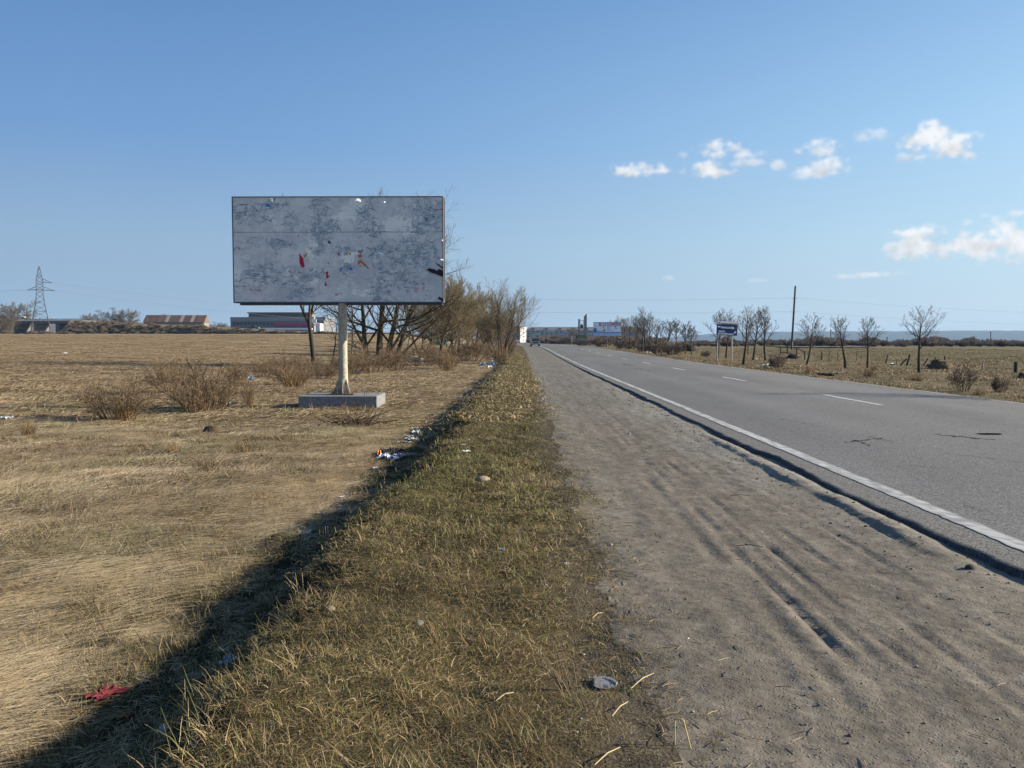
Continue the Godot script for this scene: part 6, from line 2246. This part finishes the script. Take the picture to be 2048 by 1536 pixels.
	for i in 9000:
		var dd := 2.4 * pow(16.0, rng.randf())
		var x := rng.randf_range(-0.70 * dd - 1.0, -2.2 + bank_shift(dd))
		if noise_b.get_noise_2d(x * 13.0 + 60.0, dd * 11.0) + 0.12 * rng.randfn() < 0.17: continue
		var s := rng.randf_range(0.6, 1.4) * maxf(1.0, dd / 9.0)
		(kinds[8][1] as Array).append(Transform3D(Basis(Vector3.UP, rng.randf() * TAU).scaled_local(Vector3(s, rng.randf_range(0.7, 1.3) * minf(s, 1.6), s)), Vector3(x, height(x, dd), -dd)))
		var g := rng.randf_range(0.7, 1.2)
		kinds[8][2].append(Color(g, g * rng.randf_range(0.9, 1.1), g))
	for e in kinds:
		scatter("dry_grass", "matted dry straw grass of the field left of the ditch", e[0], blade, e[1], e[2])

	# short turf of the verge, coarser on the bank of the ditch
	kinds = []
	for k in 3:
		kinds.append([tuft_build(30, 0.068, 0.0013, 0.085, Vector3(0.1, 0, 0), 0.9, turf, 500 + k, 0.1, 0.75), [], PackedColorArray()])
	for k in 2:
		kinds.append([tuft_build(26, 0.075, 0.0038, 0.17, Vector3(0.1, 0, 0), 0.9, turf, 510 + k, 0.1, 0.6), [], PackedColorArray()])
	for k in 2:
		kinds.append([tuft_build(22, 0.11, 0.011, 0.42, Vector3(0.1, 0, 0), 0.9, turf, 520 + k, 0.1, 0.5), [], PackedColorArray()])
	kinds.append([tuft_build(44, 0.115, 0.0016, 0.09, Vector3(-0.25, 0, 0.05), 0.8, turf, 530, 0.2, 0.8), [], PackedColorArray()])
	kinds.append([tuft_build(36, 0.16, 0.0045, 0.16, Vector3(-0.2, 0, 0.05), 0.7, turf, 531, 0.2, 0.8), [], PackedColorArray()])
	d = 2.3
	while d < 100.0:
		step = maxf(0.08, d * 0.016)
		var e := verge_edge(d)
		var xl := -2.25 + bank_shift(d)
		var per_m2 := 350.0 if d < 7.0 else 350.0 * pow(7.0 / d, 1.7)
		var count := int((e + 0.35 - xl) * step * per_m2 + rng.randf())
		for i in count:
			var dd := d + rng.randf() * step
			var x := rng.randf_range(xl, e + 0.35)
			var past := (x - e + 0.25) / 0.55
			if past > 0.0 and rng.randf() < past * 1.05: continue
			x += road_c(dd)
			if smoothstep(-1.2, -1.6, x - bank_shift(dd)) * rng.randf() > 0.35 and dd < 45.0: continue
			var w := noise_c.get_noise_2d(x * 16.0, dd * 16.0)
			var dk := d * rng.randf_range(0.7, 1.4)
			var k := rng.randi() % 3 if dk < 7.0 else 3 + rng.randi() % 2 if dk < 22.0 else 5 + rng.randi() % 2
			var bank := smoothstep(-0.9, -1.5, x - bank_shift(dd))
			if bank > 0.0 and rng.randf() < 0.05 * bank and d < 30.0: k = 7 if d < 10.0 else 8
			elif noise_b.get_noise_2d(x * 9.0, dd * 9.0) > 0.30 and x < 0.1 and rng.randf() < 0.10 and d < 16.0: k = 7 if d < 10.0 else 8
			var s := rng.randf_range(0.7, 1.3) * (1.0 + 0.35 * w)
			if x > 0.15: s *= 0.8
			(kinds[k][1] as Array).append(Transform3D(Basis(Vector3.UP, rng.randf() * TAU if k < 7 else rng.randfn() * 0.7).scaled_local(Vector3(s, s * rng.randf_range(0.7, 1.2) * (0.6 if k >= 3 and k < 7 else 1.0), s)), Vector3(x, height(x, dd), -dd)))
			var g := rng.randf_range(0.78, 1.18) * (1.0 + 0.25 * w)
			var green := clampf(0.30 + 1.6 * noise_b.get_noise_2d(x * 7.0 + 40.0, dd * 4.5), 0.0, 1.0) * smoothstep(0.7, -0.2, x) * 0.6
			if k >= 7: green *= 0.2
			var pale := smoothstep(0.05, 0.4, noise_a.get_noise_2d(x * 14.0 + 300.0, dd * 10.0) + 0.25 * rng.randfn() * 0.6)
			g *= 1.0 + 0.22 * pale
			green *= 1.0 - 0.8 * pale
			kinds[k][2].append(Color(g * (1.0 - 0.30 * green), g * (1.0 - 0.08 * green), g * (1.0 - 0.36 * green)))
		d += step
	for q in kinds:
		scatter("verge_grass", "short brown and green turf of the verge beside the dirt shoulder", q[0], blade, q[1], q[2])

	# the meadow right of the road
	kinds = []
	for k in 2:
		kinds.append([tuft_build(26, 0.12, 0.008, 0.42, Vector3(0.2, 0, 0), 0.8, turf if k == 1 else straw, 540 + k, 0.1, 0.7), [], PackedColorArray()])
	for k in 2:
		kinds.append([tuft_build(24, 0.15, 0.014, 0.8, Vector3(0.2, 0, 0), 0.8, turf if k == 1 else straw, 550 + k, 0.1, 0.6), [], PackedColorArray()])
	d = 17.0
	while d < 150.0:
		step = d * 0.02
		var xl := 12.9 + road_c(d)
		var xr := minf(0.68 * d + 3.0, 75.0)
		var count := int(maxf(0.0, xr - xl) * step * 14.0 * pow(20.0 / maxf(d, 20.0), 1.25) + rng.randf())
		for i in count:
			var dd := d + rng.randf() * step
			var x := rng.randf_range(xl, xr)
			var w := noise_c.get_noise_2d(x * 7.0, dd * 5.0)
			if w < -0.15 and rng.randf() < 0.6: continue
			var k := rng.randi() % 2 if d < 45.0 else 2 + rng.randi() % 2
			var s := rng.randf_range(0.6, 1.4) * (1.0 + 0.7 * w)
			(kinds[k][1] as Array).append(Transform3D(Basis(Vector3.UP, rng.randf() * TAU).scaled_local(Vector3(s, s * rng.randf_range(0.5, 1.0), s)), Vector3(x, height(x, dd), -dd)))
			var g := rng.randf_range(0.75, 1.15)
			kinds[k][2].append(Color(g, g * rng.randf_range(0.9, 1.05), g * 0.95))
		d += step
	for q in kinds:
		scatter("meadow_grass", "tufted winter grass of the meadow right of the road", q[0], blade, q[1], q[2])

	# single long stalks
	var stalk := [Color(0.42, 0.32, 0.17), Color(0.35, 0.26, 0.13)]
	for q in [[652, 1092, 44, 0.10, "two pale dry stalks standing on the bank of the ditch"], [722, 1085, 34, 0.0, "single dry stalk standing on the bank behind the two pale ones"], [600, 1190, 46, -0.3, "dry stalks leaning left over the shaded ditch bank"], [590, 1335, 60, -0.35, "dry stalks on the near bank leaning over the ditch"], [660, 1215, 40, 0.35, "spray of stalks above the near bank of the ditch"], [300, 1500, 60, 0.5, "stalks at the near end of the ditch in the foreground"], [1135, 1385, 110, -0.4, "thin weed skeleton in the turf left of the clear plastic lid"]]:
		var p := ground(q[0], q[1])
		var h := px_size(p, q[2])
		var b := Build.new()
		var n := 3 if q[2] < 40 else 7 if q[2] < 100 else 12
		for i in n:
			b.col = stalk[i % 2] * rng.randf_range(0.8, 1.2) if q[2] < 100 else Color(0.16, 0.115, 0.075)
			var lean: float = q[3] + rng.randfn() * 0.25
			var pts := PackedVector3Array([Vector3(rng.randfn() * 0.02, -0.01, rng.randfn() * 0.02)])
			var rad := PackedFloat32Array([0.0022])
			var dirv := Vector3(lean, 1.0, rng.randfn() * 0.25).normalized()
			for j in 4:
				pts.append(pts[j] + dirv * h * rng.randf_range(0.18, 0.3))
				dirv = (dirv + Vector3(lean * 0.3, -0.05, 0)).normalized()
				rad.append(0.0022 - 0.0004 * j)
			b.tube(pts, rad, 4)
		solo(b, "dry_stalks", q[4], "dry stalks", blade, p)


# ---------------------------------------------------------------- litter and stones
func build_litter() -> void:
	var stone := mat("field stone", Color(1, 1, 1), 0.9)
	# gravel strewn over the dirt shoulder
	var gb := Build.new()
	gb.lump(Vector3.ZERO, Vector3(1.0, 0.7, 0.85), 0.55, noise_b, 4, 6)
	var where: Array[Transform3D] = []
	var tints := PackedColorArray()
	var d := 2.4
	while d < 26.0:
		var count := int(14.0 + 0.0 * d)
		for i in count:
			var x := rng.randf_range(verge_edge(d) - 0.4, 3.18)
			var dd := d + rng.randf() * d * 0.02
			if x > 1.2 and x < 2.4 and rng.randf() < 0.55: continue
			var s := 0.0022 + 0.0052 * pow(rng.randf(), 3.0) + 0.00035 * d
			if x > 2.55 and d > 5.0 and rng.randf() < 0.5: s *= 1.9
			where.append(Transform3D(Basis(Vector3.UP, rng.randf() * TAU).scaled_local(Vector3(s, s * rng.randf_range(0.5, 1.0), s * rng.randf_range(0.6, 1.2))), Vector3(x, height(x, dd) + s * 0.2, -dd)))
			var g := rng.randf_range(0.07, 0.30) if rng.randf() < 0.92 else 0.48
			if x > 2.5 and rng.randf() < 0.4: g = rng.randf_range(0.03, 0.08)
			tints.append(Color(g, g * 0.93, g * 0.84))
		d *= 1.012
	scatter("gravel", "small stones and asphalt crumbs strewn over the dirt shoulder", gb, stone, where, tints)
	# straw bits blown onto the dirt
	var sb := Build.new()
	sb.tube(PackedVector3Array([Vector3(-0.5, 0, 0), Vector3(0, 0.03, 0.03), Vector3(0.5, 0, 0)]), PackedFloat32Array([0.025, 0.03, 0.015]), 4)
	where = []
	tints = PackedColorArray()
	for i in 900:
		var dd := 2.4 * pow(8.0, rng.randf())
		var x := verge_edge(dd) + absf(rng.randfn()) * 0.35 - 0.1 if rng.randf() < 0.8 else rng.randf_range(0.5, 3.0)
		var s := rng.randf_range(0.02, 0.075)
		where.append(Transform3D(Basis(Vector3.UP, rng.randf() * TAU).scaled_local(Vector3(s, s, s)), Vector3(x, height(x, dd) + 0.004, -dd)))
		var g := rng.randf_range(0.6, 1.2)
		tints.append(Color(0.36, 0.27, 0.15) * g if rng.randf() < 0.6 else Color(0.12, 0.09, 0.06) * g)
	scatter("straw_bits", "broken straw blown from the verge over the dirt", sb, stone, where, tints)

	for q in [[867, 833, 15, 9, Color(0.20, 0.19, 0.175), "grey stone on the left rim of the ditch near the footing"], [966, 959, 30, 11, Color(0.40, 0.33, 0.24), "pale tan stone half sunk in the verge turf"], [1222, 1090, 7, 5, Color(0.45, 0.42, 0.38), "small white stone at the edge of the dirt"], [1700, 1472, 11, 7, Color(0.23, 0.16, 0.11), "brown pebble on the dirt shoulder in the foreground"], [1697, 1487, 9, 6, Color(0.20, 0.15, 0.11), "smaller brown pebble just below the other one in the foreground"], [1258, 868, 7, 4, Color(0.42, 0.40, 0.36), "pale chip on the dirt shoulder far ahead"], [1941, 1137, 24, 13, Color(0.075, 0.073, 0.072), "dark lump of asphalt lying beside the road edge"], [1680, 1072, 9, 5, Color(0.08, 0.075, 0.07), "dark crumb on the shoulder below the broken rim"], [1612, 1450, 7, 5, Color(0.35, 0.31, 0.26), "light pebble on the rutted dirt"], [660, 1218, 22, 10, Color(0.36, 0.29, 0.20), "tan stone in the grass of the ditch bank"], [838, 1246, 24, 8, Color(0.28, 0.25, 0.20), "flat greyish stone in the verge turf"]]:
		var p := ground(q[0], q[1])
		var w := px_size(p, q[2])
		var b := Build.new()
		b.col = q[4] * 0.6
		b.lump(Vector3.ZERO, Vector3(w * 0.52, px_size(p, q[3]) * 0.75, w * 0.42), 0.25, noise_b, 8, 14)
		solo(b, "stone", q[5], "stone", stone, p + Vector3(0, px_size(p, q[3]) * -0.08, 0), rng.randf() * 3.0)

	var paper := mat("litter", Color(1, 1, 1), 0.65)
	var rag := mat("red rag", Color(1, 1, 1), 0.95)
	# column, row, width, depth on the ground in photo pixels, rise in metres, colour, name, label, category
	var bits := [
		[207, 1391, 44, 30, 0.008, Color(0.24, 0.04, 0.045), "red_rag", "crumpled torn red rag lying in the straw of the foreground", "rag"], [250, 1437, 14, 9, 0.012, Color(0.24, 0.05, 0.02), "red_scrap", "small rusty red scrap beside the shaded ditch", "scrap"],
		[608, 1067, 25, 11, 0.012, Color(0.62, 0.60, 0.55), "paper_scrap", "flat white paper scrap on the left rim of the ditch", "paper"], [612, 1081, 14, 5, 0.008, Color(0.25, 0.25, 0.25), "plastic_scrap", "grey plastic scrap just below the white paper", "plastic"],
		[642, 1029, 13, 8, 0.02, Color(0.20, 0.20, 0.21), "plastic_scrap", "dull grey wrapper left of the dark bottle shard", "plastic"], [672, 1017, 18, 10, 0.03, Color(0.12, 0.12, 0.14), "plastic_scrap", "dark shiny wrapper at the shadow line of the ditch", "plastic"], [684, 995, 10, 4, 0.006, Color(0.5, 0.5, 0.48), "paper_scrap", "thin white scrap above the dark shiny wrapper", "paper"],
		[752, 937, 10, 4, 0.01, Color(0.45, 0.45, 0.46), "paper_scrap", "tiny pale scrap in the ditch below the rubbish heap", "paper"], [455, 1328, 24, 14, 0.02, Color(0.35, 0.38, 0.42), "plastic_bag", "bluish white bag lying in the shade of the ditch", "bag"], [327, 1466, 18, 14, 0.02, Color(0.40, 0.47, 0.50), "plastic_scrap", "pale blue scrap in the near shade of the ditch", "plastic"],
		[933, 904, 16, 4, 0.01, Color(0.66, 0.65, 0.62), "paper_scrap", "white paper strip on the verge turf", "paper"], [926, 891, 10, 3, 0.006, Color(0.42, 0.43, 0.44), "paper_scrap", "faint grey scrap just behind the white strip on the verge", "paper"], [1003, 1103, 9, 12, 0.012, Color(0.10, 0.28, 0.38), "blue_wrapper", "small light blue wrapper in the middle of the verge", "wrapper"],
		[1133, 1132, 8, 8, 0.01, Color(0.55, 0.53, 0.48), "paper_scrap", "cream scrap at the right edge of the verge", "paper"], [720, 747, 8, 6, 0.15, Color(0.62, 0.66, 0.72), "plastic_bag", "white bag in the grass right of the hoarding pole, upper one", "bag"], [723, 760, 6, 3, 0.04, Color(0.62, 0.62, 0.62), "paper_scrap", "white scrap in the grass right of the hoarding pole, lower one", "paper"],
		[14, 838, 14, 6, 0.05, Color(0.45, 0.5, 0.52), "plastic_bag", "pale bag at the left edge of the field", "bag"], [129, 708, 6, 3, 0.12, Color(0.65, 0.65, 0.64), "plastic_bag", "white speck of a bag far out in the field", "bag"], [501, 760, 8, 5, 0.12, Color(0.14, 0.20, 0.36), "blue_wrapper", "dark blue wrapper in the field behind the thin bush", "wrapper"],
		[433, 812, 6, 4, 0.05, Color(0.6, 0.6, 0.6), "paper_scrap", "left white scrap at the foot of the largest bush", "paper"], [457, 810, 6, 4, 0.05, Color(0.6, 0.6, 0.6), "paper_scrap", "right white scrap at the foot of the largest bush", "paper"], [930, 778, 6, 4, 0.05, Color(0.60, 0.62, 0.64), "paper_scrap", "white scrap at the far end of the ditch", "paper"], [921, 797, 6, 5, 0.05, Color(0.42, 0.44, 0.5), "plastic_scrap", "grey scrap in the ditch before its far end", "plastic"], [902, 813, 7, 3, 0.02, Color(0.6, 0.6, 0.58), "paper_scrap", "white sliver on the ditch rim right of the grey stone", "paper"],
		[1656, 751, 20, 9, 0.10, Color(0.012, 0.012, 0.014), "black_bag", "black plastic bag on the far roadside", "bag"], [1668, 752, 6, 5, 0.08, Color(0.45, 0.45, 0.44), "paper_scrap", "pale scrap beside the black bag", "paper"], [1787, 730, 10, 4, 0.12, Color(0.68, 0.68, 0.67), "plastic_bag", "white bag below the fallen fence post", "bag"], [1518, 719, 10, 4, 0.10, Color(0.5, 0.48, 0.42), "rubbish_heap", "pale rubbish beside the middle tree right of the blue sign", "rubbish"], [1540, 732, 26, 8, 0.15, Color(0.32, 0.31, 0.30), "rubbish_heap", "grey rubbish heap below the last tree of the row", "rubbish"], [1297, 706, 8, 5, 0.16, Color(0.55, 0.55, 0.55), "rubbish_heap", "white and black sack under the dense end of the tree row", "rubbish"], [1248, 698, 8, 4, 0.14, Color(0.45, 0.42, 0.45), "rubbish_heap", "pale rubbish by the advertising hoarding", "rubbish"],
	]
	for i in bits.size():
		var q: Array = bits[i]
		var p := ground(q[0], q[1])
		var w := px_size(p, q[2])
		var view := (EYE.y - p.y) / -p.z
		var deep := minf(px_size(p, q[3]) / maxf(view, 0.2), w * 1.3)
		var b := Build.new()
		b.col = q[5]
		b.sheet(Vector3(0, 0.012, 0), w, deep, rng.randf_range(-0.4, 0.4), q[4] * 2.2, noise_b, i * 13.7 + 3.0, 9, 0.5 if q[6] in ["red_rag", "plastic_bag", "rubbish_heap", "black_bag"] else 0.15)
		solo(b, q[6], q[7], q[8], rag if q[6] == "red_rag" else paper, p)

	# heaps of rubbish made of several crumpled pieces
	for hp in [
		[778, 916, "rubbish_pile", "rubbish pile with orange, white and black pieces at the ditch rim", [[-20, 0, 16, 0.07, Color(0.55, 0.22, 0.06)], [-13, 2, 18, 0.06, Color(0.72, 0.71, 0.70)], [0, 3, 34, 0.05, Color(0.50, 0.56, 0.62)], [6, -5, 40, 0.08, Color(0.014, 0.013, 0.018)], [20, 0, 22, 0.04, Color(0.33, 0.30, 0.40)], [-26, 0, 12, 0.02, Color(0.02, 0.02, 0.02)], [-14, -5, 9, 0.05, Color(0.66, 0.64, 0.62)]]],
		[822, 880, "rubbish_pile", "scattered pale plastic shreds in the ditch beyond the rubbish pile", [[0, 0, 26, 0.03, Color(0.48, 0.53, 0.52)], [10, -12, 16, 0.05, Color(0.58, 0.62, 0.60)], [-14, 6, 22, 0.02, Color(0.42, 0.50, 0.55)], [8, -20, 10, 0.03, Color(0.5, 0.55, 0.5)], [-4, -4, 14, 0.02, Color(0.6, 0.58, 0.54)]]],
		[834, 722, "rubbish_pile", "heap of white rubbish before the brown bushes", [[-8, -2, 20, 0.35, Color(0.68, 0.70, 0.74)], [2, 0, 24, 0.2, Color(0.62, 0.68, 0.76)], [-6, -6, 10, 0.45, Color(0.60, 0.55, 0.46)], [14, 1, 14, 0.08, Color(0.6, 0.62, 0.68)]]],
		[976, 732, "rubbish_pile", "blue and white bags at the far end of the ditch", [[8, -2, 11, 0.18, Color(0.20, 0.32, 0.50)], [11, -4, 7, 0.22, Color(0.5, 0.58, 0.68)], [-10, -1, 12, 0.12, Color(0.14, 0.30, 0.52)], [2, 3, 8, 0.08, Color(0.55, 0.6, 0.66)]]],
	]:
		var p := ground(hp[0], hp[1])
		var o := thing(hp[2], hp[3], "rubbish", p)
		var k := 0
		for q in hp[4]:
			var e := ground(hp[0] + q[0], hp[1] + q[1])
			var w := px_size(e, q[2])
			var b := Build.new()
			b.col = q[4]
			b.sheet(e - p + Vector3(0, 0.015 + 0.004 * k, 0), w, w * 0.75, rng.randf() * 3.0, q[3] * 2.4, noise_b, k * 31.0 + hp[0], 9, 0.45)
			part(b, ["crumpled_bag", "torn_sheet", "wrapper"][k % 3], paper, o)
			k += 1

	# clear plastic lid on the dirt edge
	var p := ground(1210, 1370)
	var lid := thing("plastic_lid", "flattened clear plastic lid at the border of turf and dirt", "cup", p, 0.2)
	var clear := mat("clear plastic", Color(0.19, 0.195, 0.195), 0.4)
	var b := Build.new()
	var r := px_size(p, 24)
	for ring in [[1.0, 0.006, 0.9, 0.022], [0.9, 0.022, 0.82, 0.012], [0.82, 0.012, 0.0, 0.010]]:
		for i in 26:
			var a0 := TAU * i / 26.0
			var a1 := TAU * (i + 1) / 26.0
			var w0 := 1.0 + 0.06 * sin(a0 * 3.0)
			var w1 := 1.0 + 0.06 * sin(a1 * 3.0)
			b.quad(Vector3(cos(a0) * r * ring[0] * w0, ring[1], sin(a0) * r * ring[0]), Vector3(cos(a1) * r * ring[0] * w1, ring[1], sin(a1) * r * ring[0]), Vector3(cos(a1) * r * ring[2] * w1, ring[3], sin(a1) * r * ring[2]), Vector3(cos(a0) * r * ring[2] * w0, ring[3], sin(a0) * r * ring[2]), Vector3(0, 1, 0))
	part(b, "lid_rim", clear, lid)
	for i in 5:
		b = Build.new()
		var a := 0.4 + 1.15 * i
		b.quad(Vector3(cos(a) * r, 0.008, sin(a) * r), Vector3(cos(a + 0.5) * r, 0.008, sin(a + 0.5) * r), Vector3(cos(a + 0.45) * r * 1.12, 0.03, sin(a + 0.45) * r * 1.12), Vector3(cos(a + 0.1) * r * 1.1, 0.024, sin(a + 0.1) * r * 1.1), Vector3(cos(a + 0.25), 0.6, sin(a + 0.25)).normalized())
		part(b, "torn_rim", clear, lid)

	# bent straw sticking out of the dirt, bits of stalk
	var st := mat("dry stalks", Color(1, 1, 1), 0.85)
	p = ground(1350, 1490)
	var s := Build.new()
	s.col = Color(0.50, 0.40, 0.17)
	var h := px_size(p, 52)
	s.tube(PackedVector3Array([Vector3(0, -0.01, 0), Vector3(-0.002, h * 0.95, 0.0), Vector3(0.004, h * 1.02, 0), Vector3(h * 0.24, h * 1.05, 0.01), Vector3(h * 0.30, h * 1.0, 0.01), Vector3(h * 0.55, 0.0, 0.03)]), PackedFloat32Array([0.0022, 0.0028, 0.003, 0.003, 0.0028, 0.0022]), 6)
	solo(s, "bent_straw", "yellow straw bent like a staple standing in the dirt", "straw", st, p)
	for q in [[1285, 1368, 70, -0.65, "long straw lying at the verge edge right of the clear plastic lid"], [1240, 1425, 52, -0.75, "straw lying below the clear plastic lid"], [1215, 1520, 70, -0.6, "straw at the lower edge of the picture"], [1195, 1236, 26, -0.6, "short pale straw on the worn verge"], [1010, 1400, 40, -0.5, "straw lying in the middle of the foreground turf"], [45, 1320, 110, -0.65, "long pale straw lying at the far left of the foreground"], [1480, 995, 40, 0.1, "thin dark twig lying on the rutted dirt"], [1500, 1097, 50, 0.25, "dark stick pressed into the dirt shoulder"], [1340, 892, 22, 0.02, "pale straw lying across the dirt shoulder"]]:
		p = ground(q[0], q[1])
		var l := px_size(p, q[2])
		s = Build.new()
		s.col = Color(0.46, 0.36, 0.19) if not "dark" in q[4] else Color(0.07, 0.055, 0.045)
		var dirv := Vector3(cos(q[3]), 0, sin(q[3]) * 1.6)
		s.tube(PackedVector3Array([dirv * -l * 0.5 + Vector3(0, 0.012, 0), Vector3(0, 0.03, 0.004), dirv * l * 0.5 + Vector3(0, 0.02, 0)]), PackedFloat32Array([0.0026, 0.003, 0.002]), 5)
		solo(s, "straw", q[4], "straw", st, p)
